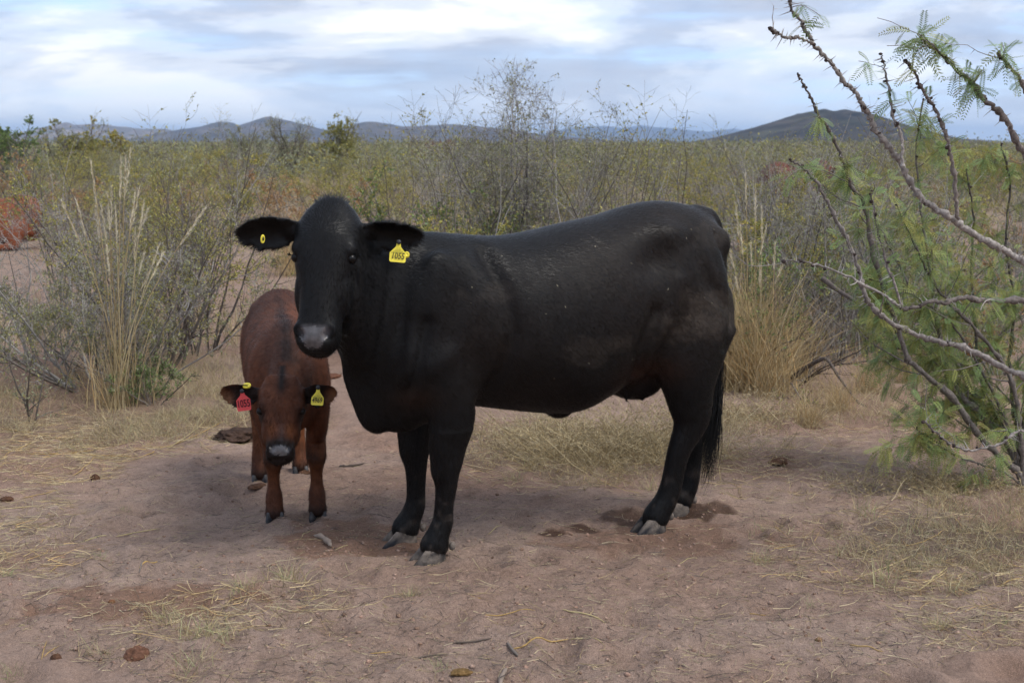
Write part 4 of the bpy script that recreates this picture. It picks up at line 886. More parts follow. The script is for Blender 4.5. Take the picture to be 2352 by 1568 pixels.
# ---- scrub behind the animals
rs = np.random.default_rng(2024); placed = []
def path_clear(x, y):
    if y < 26 and abs(x-(-1.05-(y-6)*.175)) < .80+.035*y: return False        # cattle path leading back past the calf
    if y < 13 and -4.9 < x < -1.2 and y < 10.6: return False
    if abs(x-(-.345*y)) < .9 and 11 < y < 19.5: return False                  # open sand by the lying cow
    if 1.5 < x < 2.9 and 8.0 < y < 10.8: return False                         # open sand behind the mesquite
    return True
SCL = {'olive': .70, 'yellow': .72, 'green': .76, 'grey': .72, 'dusty': .72, 'rust': .9, 'tall': .86}
ADJ = {'olive_shrub': 'rounded olive green thorn shrub', 'yellow_green_shrub': 'yellow green leafy thorn shrub', 'green_shrub': 'fresh green leafy shrub', 'bare_grey_shrub': 'nearly leafless grey twiggy shrub', 'dusty_shrub': 'dusty grey green shrub', 'rusty_shrub': 'rusty orange dried shrub', 'tall_sparse_shrub': 'tall sparse dark twigged shrub', 'dry_grass_tussock': 'pale dry bunch grass tussock'}
def auto_label(p, x, y, sc):
    u = 1176+FPX*x/y
    if u < 150: zone = 'the spiny grey shrub'
    elif u < 560: zone = 'the big plumed thorn shrub'
    elif u < 850: zone = 'the calf along the cattle path'
    elif u < 1090: zone = 'the cow shoulders'
    elif u < 1300: zone = 'the towering grey shrub' if y > 13 else 'the cow back'
    elif u < 1640: zone = 'the cow hips'
    elif u < 1850: zone = 'the cow rump'
    else: zone = 'the mesquite branches'
    zone = zone
    dep = 'close behind' if y < 12.5 else 'some way behind' if y < 18 else 'well behind' if y < 28 else 'far behind' if y < 42 else 'very far behind'
    size = 'small' if sc < .62 else 'large' if sc > .86 else ''
    return ' '.join(w for w in (size, ADJ[p.name], dep, zone) if w)
def put(kind, x, y, sc=1.0, szz=1.0, i=None, label=None, group=None):
    pr = PR[kind]; p = pr[rs.integers(len(pr)) if i is None else i]; placed.append((x, y)); sc = sc*SCL.get(kind, 1.0); lab = label or auto_label(p, x, y, sc); return p.put(x, y, sc, rs.uniform(0, 6.28), szz, lab, group)
def putu(kind, u, Y, sc=1.0, szz=1.0, i=None, label=None, group=None): return put(kind, (u-1176)/FPX*Y*1.01, Y, sc, szz, i, label, group)
for (kd, u, Y, sc, sz) in [('yellow', 905, 10.4, .95, 1.0), ('olive', 1010, 9.9, .95, 1.0), ('yellow', 1120, 10.6, .9, .95), ('olive', 1330, 9.7, .9, .95), ('yellow', 1230, 9.4, .80, .95), ('yellow', 1450, 9.6, .88, .95), ('olive', 1560, 10.6, .95, .95), ('dusty', 1640, 9.4, .92, .9), ('grey', 1400, 11.5, .95, 1.0), ('green', 960, 12.2, 1.08, 1.05), ('green', 1060, 12.6, 1.0, 1), ('grey', 1730, 10.9, .95, .95), ('yellow', 1790, 11.6, .95, .95), ('dusty', 1890, 11.8, .95, .95), ('grey', 1990, 11.0, .95, 1.0), ('olive', 2120, 11.4, 1.0, 1.0), ('grey', 2260, 10.6, 1.05, 1.0), ('dusty', 2370, 11.6, 1.0, 1.0), ('rust', 2300, 9.3, .8, 1.0), ('grey', 2180, 9.6, .7, .9), ('rust', 1690, 11.8, .9, 1.0), ('rust', 740, 19.5, 1.15, 1.0), ('rust', 670, 23, 1.2, 1.0), ('rust', 700, 17.5, .8, 1.0), ('rust', 60, 23.5, 1.5, 1.1), ('rust', 150, 21, 1.1, 1.0), ('dusty', 20, 22.5, 1.2, .95), ('green', 70, 24, 1.0, .9),
                          ('olive', 350, 12.2, .95, 1.0), ('olive', 400, 13.6, .95, 1.0), ('dusty', 250, 12.8, .95, 1.0), ('olive', 450, 17, 1.0, 1.0), ('yellow', 300, 18, 1.1, 1.0), ('grey', 190, 16.5, 1.0, 1.0)]:
    putu(kd, u, Y, sc, sz)
for (kd, u, Y, sc) in [('yellow', 1745, 15.2, 1.12), ('olive', 1800, 14.6, 1.10), ('yellow', 1850, 15.6, 1.15), ('grey', 1825, 16.2, 1.1), ('dusty', 1770, 16.4, 1.12), ('olive', 1890, 14.8, 1.1), ('grey', 1815, 13.8, 1.28), ('yellow', 1838, 13.2, 1.12), ('grey', 1762, 14.0, 1.25), ('grey', 1795, 16.7, 1.30), ('grey', 1855, 16.9, 1.25), ('grey', 1850, 10.3, 1.1), ('olive', 1905, 10.9, 1.1), ('grey', 1985, 10.2, 1.15), ('yellow', 1800, 10.5, 1.0), ('dusty', 2060, 10.6, 1.1), ('grey', 1925, 9.9, .8)]: putu(kd, u, Y, sc)
for (u, Y, sc) in [(1060, 11.6, 1.0), (1390, 11.3, 1.05), (1340, 13.5, .95), (930, 12.5, .92), (1480, 12.6, .97), (425, 10.2, .88), (455, 11.2, .93), (1950, 12.2, .97), (2080, 13.0, 1.0), (1720, 13.5, .93), (150, 14.0, .96)]: putu('tall', u, Y, sc)
for (u, Y, sc) in [(1690, 8.7, 1.15), (1735, 8.9, 1.3), (1775, 8.5, 1.0), (1665, 9.2, 1.2), (1830, 9.2, .9), (680, 16.5, 1.3), (715, 17.5, 1.4), (640, 21, 1.3), (760, 15, 1.1), (800, 12, .9), (2000, 8.6, .55), (2090, 9.0, .5), (1930, 8.0, .5), (1860, 7.6, .42)]: putu('tussock', u, Y, sc)
# one big grey bush standing out above the others
t_, l_ = bush_meshes(301, h=1.85, spread=.62, stems=26, n1=9, n2=8, leaves=3, leaf=(.013, .005), tw=GREY+((.10, .09, .085),), lc=DUSTY+OLIVE[:1], n3=3, lean=(.03, .62), r0=.012, base_r=.25)
Proto('tall_grey_shrub', [('stems', t_), ('foliage', l_)], 'big dense grey twiggy shrub towering above the scrub behind the cow back', 'shrub', None).put((1195-1176)/FPX*12.6, 12.6, 1.0, 2.0)
kinds = ['olive', 'yellow', 'green', 'grey', 'dusty', 'rust', 'tall', 'tussock']; wts = np.array([.25, .20, .08, .15, .18, .04, .04, .06])
n_try = 0; cnt = 0
while cnt < 135 and n_try < 6000:
    n_try += 1; y = 10.8+46*rs.random()**1.35; x = rs.uniform(-.41, .41)*y
    if not path_clear(x, y): continue
    dmin = .55+.012*y
    if placed and min((x-a)**2+(y-b)**2 for a, b in placed) < (dmin*1.6)**2: continue
    kd = kinds[rs.choice(8, p=wts/wts.sum())]
    if x/y < -.10 and kd == 'green': kd = 'dusty'
    hs = rs.uniform(.78, 1.22)+.0075*max(0, y-14); put(kd, x, y, hs, rs.uniform(.9, 1.08)); cnt += 1
# ---- the scrub carries on to the foot of the hills as one mass
rng = np.random.default_rng(88); Bf = Batch()
nb = 1500; yy = 52*np.exp(rng.random(nb)*2.1); xx = rng.uniform(-.42, .42, nb)*yy; hh = rng.uniform(1.0, 1.75, nb)*(1+.0012*yy); 
per = 140; tone = mixcol(rng, nb, OLIVE+DUSTY+DUSTY+((.19, .17, .13), (.23, .20, .16), (.25, .20, .12), (.17, .16, .11)), .12)*.85
C = rng.normal(0, 1, (nb, per, 3))*np.array([.55, .55, .26]); C[..., 2] = np.abs(C[..., 2]+.42)+.05
C = C*hh[:, None, None]*np.array([1.0, 1.0, .95]); C[..., 0] += xx[:, None]; C[..., 1] += yy[:, None]; C = C.reshape(-1, 3); n = len(C)
sz = np.repeat(.030+.0007*yy, per)[:, None]; A = nrm(rdir(rng, n)+np.array([0, 0, .5]))*sz*rng.uniform(.5, 1.3, (n, 1)); Bv = nrm(np.cross(A, rdir(rng, n)))*sz*.55
V, F = quads(C, A, Bv); Bf.add(V, F, np.repeat(np.repeat(tone, per, 0)*rng.uniform(.8, 1.2, (n, 1)), 4, 0))
tag(link('scrubland', Bf.mesh('scrubland', M_leaf, False)), 'distant olive thorn scrub covering the plain below the hills', 'scrub', kind='stuff')
# ---- trees standing above the far scrub
def tree(name, seed, u, Y, top_v, wpx, lc, leaves, label, tw=DARKT, stems=7):
    h = EYE+(330-top_v)/FPX*Y; t_, l_ = bush_meshes(seed, h=h*.80, spread=min(1.6, wpx/FPX*Y/h*1.2), stems=stems+3, n1=9, n2=8, leaves=leaves, leaf=(.030, .017), tw=tw, lc=lc, r0=.05, lean=(.1, .85), n3=3, zig=.2)
    Proto(name, [('trunk', t_), ('crown', l_)], label, 'tree', 'trees above the far scrub').put((u-1176)/FPX*Y, Y, 1, seed)
tree('bare_tree', 401, 682, 66, 250, 120, DUSTY, 2, 'dark bare crowned tree on the skyline before the blue hills', stems=9)
tree('leafy_tree', 402, 775, 62, 272, 55, OLIVE, 12, 'small olive leaved tree beside the dark bare tree')
tree('leafy_tree', 403, 22, 48, 276, 110, GREEN, 14, 'bright green dense tree at the edge of the far scrub')
tree('leafy_tree', 404, 205, 60, 288, 120, OLIVE, 12, 'wide low olive tree in front of the pale mountains')
tree('bare_tree', 405, 160, 64, 285, 80, DUSTY, 4, 'greyish bare low tree beside the wide olive tree')
tree('leafy_tree', 406, 570, 70, 284, 80, DUSTY, 5, 'thin grey low tree left of the dark bare tree')
tree('leafy_tree', 407, 1000, 85, 296, 120, ((.30, .17, .11), (.26, .16, .10)), 8, 'pinkish brown leafless tree below the dark hills')
tree('leafy_tree', 408, 255, 62, 290, 70, YELL, 12, 'yellow green low tree among the far scrub')

# ================================================================== the big thorn bush beside the calf
def hero_bush(name, u, v, label, seed, **k):
    g = gnd(u, v); t_, l_ = bush_meshes(seed, **k); e = root_empty(name, (g[0], g[1], float(hgt(g[0], g[1]))-.01)); tag(e, label, 'shrub')
    for nm, me in (('stems', t_), ('foliage', l_)):
        if me:
            q_ = link(nm, me, e)
            if k['stems'] < 10 and nm == 'stems': q_['kind'] = 'stuff'
    placed.append((g[0], g[1])); return e
hero_bush('thorn_shrub', 250, 878, 'wide dusty green thorn shrub holding tall dry grass beside the calf', 501, h=.92, spread=1.35, stems=24, n1=9, n2=9, leaves=9, leaf=(.0085, .0036), tw=MIXT+GREY, lc=DUSTY+OLIVE[:2], n3=2, thorn=2, lean=(.1, 1.0), r0=.010, base_r=.28)
hero_bush('thorn_shrub', 380, 838, 'taller dark branched thorn shrub with yellow green leaflets behind the dusty one', 502, h=1.22, spread=.85, stems=11, n1=8, n2=8, leaves=8, leaf=(.0095, .004), tw=DARKT+GREY[:1], lc=OLIVE+YELL[:1], n3=2, lean=(.1, .75), r0=.012)
hero_bush('grey_thorn_shrub', 95, 838, 'bare grey spiny shrub in front of the lying red cow', 503, h=1.05, spread=1.0, stems=13, n1=8, n2=8, leaves=1, leaf=(.008, .0035), tw=GREY, lc=DUSTY, thorn=6, lean=(.1, .85), r0=.010, zig=.24)
hero_bush('thorn_shrub', 462, 806, 'thin dark upright shrub between the big thorn shrub and the cattle path', 504, h=1.18, spread=.7, stems=6, n1=7, n2=7, leaves=7, leaf=(.010, .0042), tw=DARKT, lc=OLIVE+DUSTY, n3=1, lean=(.05, .6), r0=.011, zig=.2)
hero_bush('thorn_seedling', 70, 965, 'short spindly shrub stem standing in the dry grass', 505, h=.42, spread=.8, stems=3, n1=5, n2=5, leaves=5, leaf=(.008, .0035), tw=DARKT, lc=DUSTY, lean=(.05, .5), r0=.010, base_r=.02)
hero_bush('green_seedling', 355, 930, 'small bright feathery green seedling in front of the big thorn shrub', 506, h=.30, spread=1.3, stems=8, n1=6, n2=5, leaves=12, leaf=(.009, .0035), tw=DARKT, lc=GREEN+DUSTY[:1], lean=(.2, 1.0), r0=.005, base_r=.03)
hero_bush('thorn_shrub', 1800, 880, 'small dark twiggy shrub with fallen limbs behind the cow tail', 507, h=.75, spread=1.3, stems=12, n1=7, n2=6, leaves=4, leaf=(.010, .004), tw=DARKT, lc=OLIVE, lean=(.3, 1.25), r0=.010, zig=.25)
hero_bush('green_shrub', 1712, 870, 'leafy dark green shrub directly behind the cow rump', 508, h=.95, spread=.8, stems=12, n1=7, n2=6, leaves=14, leaf=(.011, .005), tw=DARKT, lc=GREEN+OLIVE[:1], lean=(.1, .8), r0=.008)
# tall plumed grass standing in the big shrub: stalks and feathery seed heads
def plume_grass(u, v, tops, label, seed, extra=60, hbase=.55):
    g = gnd(u, v); rng = np.random.default_rng(seed); e = root_empty('plumed_grass', (g[0], g[1], float(hgt(g[0], g[1])))); tag(e, label, 'grass clump'); K = 8; s = np.linspace(0, 1, K)
    st = Batch()
    for (tu, tv) in tops:
        tp = atY(tu, tv, g[1]+rng.uniform(-.15, .15))-np.array([g[0], g[1], 0]); O = rng.normal(0, .05, 3); O[2] = -.02
        P = O+(tp-O)*s[:, None]; P[:, :2] -= (tp[:2]-O[:2])*(s*(1-s)*.7)[:, None]; V, F = tubes(P[None], np.linspace(.0036, .0018, K)[None], 4); st.add(V, F, mixcol(rng, 1, STRAW[:3], .2)[0])
        n = 90; q = rng.random(n); a0 = P[-1]-(P[-1]-P[-3])*.62; C = a0+(P[-1]-a0)*q[:, None]; d = nrm(P[-1]-P[-2]); w = .010*np.sin(np.pi*np.clip(q*.9+.08, 0, 1))
        D = nrm(d+rng.normal(0, .22, (n, 3)))*rng.uniform(.02, .045, (n, 1)); V, F = tri_blades(C+rdir(rng, n)*w[:, None]*.5, D, rdir(rng, n)*.0013); Bh = Batch(); Bh.add(V, F, np.repeat(mixcol(rng, n, ((.78, .70, .54), (.70, .62, .46), (.84, .78, .62)), .15), 3, 0))
        link('seed_head', Bh.mesh('seed_head', M_straw, False), e)
    link('stalks', st.mesh('stalks', M_straw), e); link('blades', tuft_mesh(seed+1, extra*4, hbase, .25, STRAW+GOLDG, .0024, 5, .4, .10), e); return e
plume_grass(268, 930, [(208, 365), (175, 455), (300, 335), (288, 350), (278, 360), (246, 440), (256, 425), (232, 470), (310, 440), (330, 455), (340, 475), (140, 455), (310, 520), (365, 560), (375, 575), (335, 560), (245, 560), (470, 475), (352, 600), (320, 430), (220, 470), (265, 470)], 'tall pale plumed dry grass rising out of the big thorn shrub', 601, 40, .6)
plume_grass(1715, 890, [(1712, 400), (1690, 470), (1735, 430), (1760, 520), (1700, 520), (1780, 560), (1750, 480), (1725, 560), (1672, 560), (1800, 600), (1745, 610), (1690, 640)], 'tall dry straw grass standing behind the cow rump', 602, 130, .85)
# fine straw tumble of dead stems between the cow's legs
def tumble(u, v, w, h, label, seed, n=900):
    g = gnd(u, v); rng = np.random.default_rng(seed); e = root_empty('dead_straw_bush', (g[0], g[1], float(hgt(g[0], g[1])))); tag(e, label, 'dry bush'); K = 6; s = np.linspace(0, 1, K)[None, :, None]
    az = rng.uniform(0, 6.283, n); O = np.stack([rng.normal(0, w*.25, n), rng.normal(0, w*.16, n), np.full(n, -.01)], 1); D = np.stack([np.cos(az)*.75, np.sin(az)*.6, rng.uniform(.15, 1, n)], 1); L = rng.uniform(.3, 1.0, n)*h*1.05
    P = O[:, None]+D[:, None]*s*L[:, None, None]+np.cumsum(rng.normal(0, .055*h, (n, K, 3)), 1)*s-np.array([0, 0, .35])*(s**2)*L[:, None, None]; P[..., 2] = np.abs(P[..., 2])*.98
    B_ = Batch(); V, F, c = ribbons(P, nrm(np.cross(D, rdir(rng, n)))*.0018, mixcol(rng, n, DULL+STRAW+STRAW, .25)); B_.add(V, F, c); tag(link('stems', B_.mesh('stems', M_straw, False), e), kind='stuff')
    C, T = along(P, 5, rng, .35); n2 = len(C); A = rdir(rng, n2)*rng.uniform(.006, .016, (n2, 1)); V, F = quads(C, A, nrm(np.cross(A, rdir(rng, n2)))*.0022); B2 = Batch(); B2.add(V, F, np.repeat(mixcol(rng, n2, DULL+STRAW, .25), 4, 0)); link('dry_leaves', B2.mesh('dry_leaves', M_straw, False), e)
tumble(1420, 1046, 1.15, .55, 'mounded dead straw bush seen between the cow legs', 701, 2300)
tumble(1230, 1000, .9, .18, 'low flattened straw bush behind the cow front leg', 702, 600)
tumble(1700, 960, .8, .28, 'low tangled straw heap behind the cow tail', 703, 700)
tumble(2150, 1120, .9, .20, 'low tangle of dead grass under the mesquite', 704, 700)

# ================================================================== mesquites on the right
def pinnae(O, D, L, rng, cols, pairs=13, ll=.0095):
    n = len(O); s = np.linspace(.08, 1, pairs)[None, :, None]; drp = np.array([0, 0, -1.0])*rng.uniform(.1, .7, (n, 1))
    P = O[:, None]+D[:, None]*s*L[:, None, None]+drp[:, None]*(s**2)*L[:, None, None]*.5
    T = nrm(np.gradient(P, axis=1)); side = nrm(np.cross(T, nrm(rdir(rng, n)*.7+np.array([0, 0, 1.0]))[:, None])); cc = mixcol(rng, n, cols, .25); Bv = Batch()
    for sg in (-1, 1):
        A = nrm(side*sg+T*.55)*(ll*(1-.45*np.abs(s*2-1.0)**3))*rng.uniform(.85, 1.15, (n, pairs, 1)); C = P+A; V, F = quads(C.reshape(-1, 3), (A*.95).reshape(-1, 3), (T*ll*.24).reshape(-1, 3)); Bv.add(V, F, np.repeat(np.repeat(cc, pairs, 0), 4, 0))
    V, F, c = ribbons(P[:, ::3], nrm(np.cross(T[:, 0], [0, 0, 1.0]))*.0006, cc*.9); Bv.add(V, F, c); return Bv
def merge(a, b):
    for v, c in zip(b.V, b.C): a.V.append(v); a.C.append(c)
    for k_, fs in b.F.items(): a.F.setdefault(k_, []).extend([f+a.n for f in fs])
    a.n += b.n
def px_branch(pts, Y0, Y1, k=None, r0=.012, r1=.004, tail=()):
    p = np.array(pts, float); d = np.r_[0, np.cumsum(np.hypot(*np.diff(p, axis=0).T))]; f = d/d[-1]
    W = np.array([atY(u, v, Y0+(Y1-Y0)*q) for (u, v), q in zip(p, f)]); W = smoothpath(W, k or max(16, 6*len(p))); R = np.linspace(r0, r1, len(W)); return W, R
def mesquite(name, base, trunk_pts, branches, label, seed, leafspec, thorn_n, tw):
    """branches: (world path, radii, leaf_n, twig_n)"""
    rng = np.random.default_rng(seed); e = root_empty(name, (base[0], base[1], float(hgt(base[0], base[1])))); tag(e, label, 'tree'); off = np.array(e.location)
    Lf = Batch(); Tw = Batch(); Th = Batch()
    for (W, R, ln, tn) in branches:
        B_ = Batch(); W = W-off; W2 = W+rng.normal(0, .0022, W.shape); k = len(W); knob = R*(1+.10*rng.normal(0, 1, k))*(1+.55*(rng.random(k) > .80)); V, F = tubes(W2[None], knob[None], 7); c = np.array(tw)[rng.integers(len(tw))]; g_ = np.linspace(0, 1, k)[:, None]
        B_.add(V, F, np.repeat((c*(1-.45*g_))*rng.uniform(.8, 1.2, (k, 1)), 7, 0)); link('branch', B_.mesh('branch', M_bark), e)
        Pp = W[None]; Rr = R[None]
        # buds / spur shoots and paired white-tipped thorns at the nodes
        nt_ = int(thorn_n*k/34); C, T = along(Pp, nt_, rng, .15, 1.0); d = rdir(rng, nt_); d = nrm(d-T*(d*T).sum(1, keepdims=True)); ln_ = rng.uniform(.016, .050, (nt_, 1))
        V, F = tubes(np.stack([C, C+d*ln_*.5, C+d*ln_], 1), np.tile([.0021, .0014, .0002], (nt_, 1)), 3); Th.add(V, F, (.34, .31, .29))
        nb_ = max(3, k//6); C, T = along(Pp, nb_, rng, .2, 1.0)
        for c_ in np.vstack([C, W[-1:]]):
            v, f, f3 = ellipsoid(c_+rng.normal(0, .003, 3), rng.uniform(.004, .0085, 3), m=6, k=4); n0 = Tw.n; Tw.V.append(v.astype(np.float32)); Tw.C.append(np.tile(np.array([.055, .04, .035], np.float32), (len(v), 1))); Tw.F.setdefault(4, []).append(np.array(f)+n0); Tw.F.setdefault(3, []).append(np.array(f3)+n0); Tw.n += len(v)
        src = [Pp]
        if tn:
            P1, R1 = grow(Pp, Rr, tn, .15, .95, (.5, 1.2), .14, .46, 7, .22, .03, rng, .45, .3, -5); V, F = tubes(P1, np.maximum(R1, .0012), 4); Tw.add(V, F, np.repeat(mixcol(rng, len(P1), tw, .3), 28, 0)); src.append(P1)
            nt2 = 3; C, T = along(P1, nt2, rng); d = rdir(rng, len(C)); V, F = tri_blades(C, d*rng.uniform(.012, .03, (len(C), 1)), T*.0013); Th.add(V, F, (.34, .31, .29))
        if ln:
            for q, S_ in enumerate(src):
                m_ = (ln+1)//2 if q == 0 and tn > 3 else ln if q == 0 else max(1, int(leafspec['twig'])); C, T = along(S_, m_, rng, .55 if q == 0 else .2, 1.0)
                for rep in range(leafspec['pin']):
                    D = nrm(rdir(rng, len(C))+T*.4+np.array([0, 0, leafspec['droop']])); pb_ = pinnae(C, D, rng.uniform(.055, .105, len(C)), rng, leafspec['cols'], leafspec.get('pairs', 13)); merge(Lf, pb_)
    if Tw.n: tag(link('twigs', Tw.mesh('twigs', M_bark), e), kind='stuff')
    if Th.n: tag(link('thorns', Th.mesh('thorns', M_twig), e), kind='stuff')
    if Lf.n: link('foliage', Lf.mesh('foliage', M_leaf, False), e)
    return e
M_bark = mat_col('mesquite_bark', .85, .25, .4, 90, bump=.5, bscale=160)
TWM = ((.27, .235, .215), (.22, .185, .165), (.32, .285, .26)); TWD = ((.17, .145, .13), (.22, .19, .17), (.13, .11, .095))
FE = ((.21, .29, .105), (.17, .25, .10), (.26, .32, .105), (.32, .34, .105))
b0 = np.array([2.78, 5.05, 0])
def tail_to(pts, base, mids, Yb): return pts
A_ = [(2640, 960), (2560, 800), (2470, 680), (2410, 628), (2352, 601), (2323, 584), (2281, 563), (2239, 538), (2197, 510), (2172, 494), (2139, 475), (2118, 456), (2092, 420), (2071, 378), (2050, 349), (2025, 317), (2004, 286), (1994, 260), (1979, 239), (1962, 210), (1941, 191), (1918, 155), (1895, 130), (1870, 105), (1859, 84), (1845, 59), (1836, 40), (1819, 29), (1813, 0), (1800, -45)]
def trunk_curve(p_top, r0, r1):
    W = smoothpath(np.array([b0+np.array([0, 0, -.05]), b0+np.array([-.03, -.02, .25]), p_top]), 10); return W, np.linspace(r0, r1, 10)
near = []
def addb(pts, Y0, Y1, r0, r1, ln, tn): near.append((*px_branch(pts, Y0, Y1, None, r0, r1), ln, tn))
addb(A_, 4.95, 4.55, 0.0135, 0.0039, 2, 1)
near.append((*trunk_curve(atY(2640, 960, 4.95), .034, .022), 0, 0))
addb([(1866, 100), (1832, 86), (1807, 88), (1784, 76), (1769, 67)], 4.565, 4.55, 0.0049, 0.0045, 0, 1)
addb([(2199, 503), (2195, 462), (2191, 399), (2181, 349), (2174, 315), (2160, 277), (2147, 248), (2130, 223), (2113, 197), (2101, 168), (2090, 153), (2080, 139)], 4.72, 4.62, 0.0070, 0.0041, 2, 1)
addb([(2620, 760), (2540, 590), (2470, 480), (2400, 410), (2352, 349), (2336, 332), (2315, 281), (2281, 244), (2252, 218), (2235, 193), (2210, 172), (2185, 147), (2160, 122), (2130, 101), (2113, 86)], 4.95, 4.6, 0.0123, 0.0039, 34, 3)
near.append((*trunk_curve(atY(2620, 760, 4.95), .030, .016), 0, 0))
addb([(2470, 470), (2430, 340), (2390, 260), (2352, 202), (2336, 172), (2311, 147), (2294, 120)], 4.85, 4.6, 0.0074, 0.0041, 8, 2)
addb([(2073, 380), (2073, 336), (2063, 294), (2050, 260), (2042, 210), (2034, 168), (2025, 126)], 4.64, 4.70, 0.0053, 0.0029, 4, 1)
addb([(2660, 760), (2540, 705), (2440, 692), (2352, 690), (2255, 690), (2222, 684), (2167, 695), (2142, 690), (2108, 705), (2070, 709)], 4.95, 4.75, 0.0107, 0.0061, 3, 2)
near.append((*trunk_curve(atY(2660, 760, 4.95), .026, .013), 0, 0))
addb([(2070, 709), (2041, 686), (1978, 649), (1898, 615), (1848, 602), (1798, 600)], 4.75, 4.72, 0.0057, 0.0021, 0, 3)
addb([(2072, 707), (2054, 648), (2041, 619), (2025, 560), (2010, 500), (2000, 440)], 4.75, 4.85, 0.0049, 0.0023, 5, 2)
addb([(2640, 1000), (2540, 930), (2440, 895), (2352, 865), (2302, 842), (2247, 812), (2192, 791), (2167, 787), (2108, 770), (2045, 741), (2008, 707), (1989, 686), (1974, 628), (1962, 588), (1941, 542), (1920, 504), (1899, 462), (1878, 424), (1861, 403), (1840, 382), (1815, 367)], 5.05, 5.0, 0.0131, 0.0034, 6, 2)
near.append((*trunk_curve(atY(2640, 1000, 5.05), .026, .017), 0, 0))
addb([(2440, 980), (2390, 985), (2335, 993), (2289, 1022), (2230, 1033), (2188, 1022), (2150, 993), (2125, 968)], 4.7, 4.55, 0.0049, 0.0025, 0, 2)
near.append((*trunk_curve(atY(2440, 980, 4.7), .022, .006), 0, 0))
mesquite('mesquite_tree', b0, None, near, 'nearby thorny mesquite reaching bare knobbly grey branches across the sky', 801, dict(twig=3, pin=2, droop=-.35, cols=FE+GREEN[:1], pairs=12), 22, TWM)
b1 = gnd(2350, 1112); far_ = []
def addf(pts, Y0, Y1, r0, r1, ln, tn): far_.append((*px_branch([(2350, 1116)]+pts, b1[1], Y1, None, r0, r1), ln, tn))
addf([(2335, 1081), (2293, 1047), (2234, 980), (2188, 913), (2108, 846), (2083, 816), (2050, 720), (2010, 600), (1985, 470), (1958, 433), (1945, 399), (1929, 353), (1908, 307), (1882, 265), (1866, 231), (1847, 197), (1832, 172)], 0, 5.9, 0.0149, 0.0036, 4, 10)
addf([(2330, 1040), (2260, 960), (2205, 900), (2170, 820), (2150, 720), (2140, 640), (2120, 520), (2110, 430), (2105, 330), (2120, 230)], 0, 6.3, 0.0124, 0.0028, 36, 19)
addf([(2345, 1000), (2330, 900), (2302, 833), (2234, 749), (2184, 699), (2142, 644), (2100, 560), (2060, 470)], 0, 6.0, 0.0112, 0.0032, 36, 19)
addf([(2340, 1050), (2290, 960), (2250, 860), (2240, 740), (2230, 620), (2235, 500), (2220, 390)], 0, 6.6, 0.0112, 0.0032, 36, 19)
addf([(2345, 1060), (2330, 960), (2320, 840), (2330, 700), (2310, 560), (2320, 430), (2300, 330)], 0, 6.4, 0.0099, 0.0032, 28, 16)
addf([(2300, 1080), (2230, 1060), (2170, 1030), (2130, 1000), (2105, 985)], 0, 6.0, 0.0056, 0.0024, 44, 14)
addf([(2320, 1040), (2240, 900), (2160, 780), (2080, 640), (2020, 520), (1960, 420)], 0, 6.9, 0.0087, 0.0028, 28, 16)
addf([(2330, 1020), (2280, 900), (2200, 760), (2130, 700), (2060, 660), (2000, 640)], 0, 6.1, 0.0074, 0.0024, 40, 16)
addf([(2348, 1060), (2352, 960), (2380, 840), (2400, 700), (2390, 560)], 0, 6.3, 0.0087, 0.0032, 28, 14)
addf([(2300, 1000), (2200, 880), (2110, 780), (2030, 690), (1985, 620)], 0, 6.5, .007, .003, 16, 16)
addf([(2310, 1010), (2230, 900), (2150, 840), (2070, 800), (2010, 780)], 0, 6.7, .007, .003, 16, 16)
mesquite('mesquite_tree', b1, None, far_, 'leaning mesquite with soft feathery green leaves rooted behind the dead grass', 802, dict(twig=11, pin=2, droop=-.45, cols=FE+((.30, .28, .08),), pairs=11), 14, TWD)
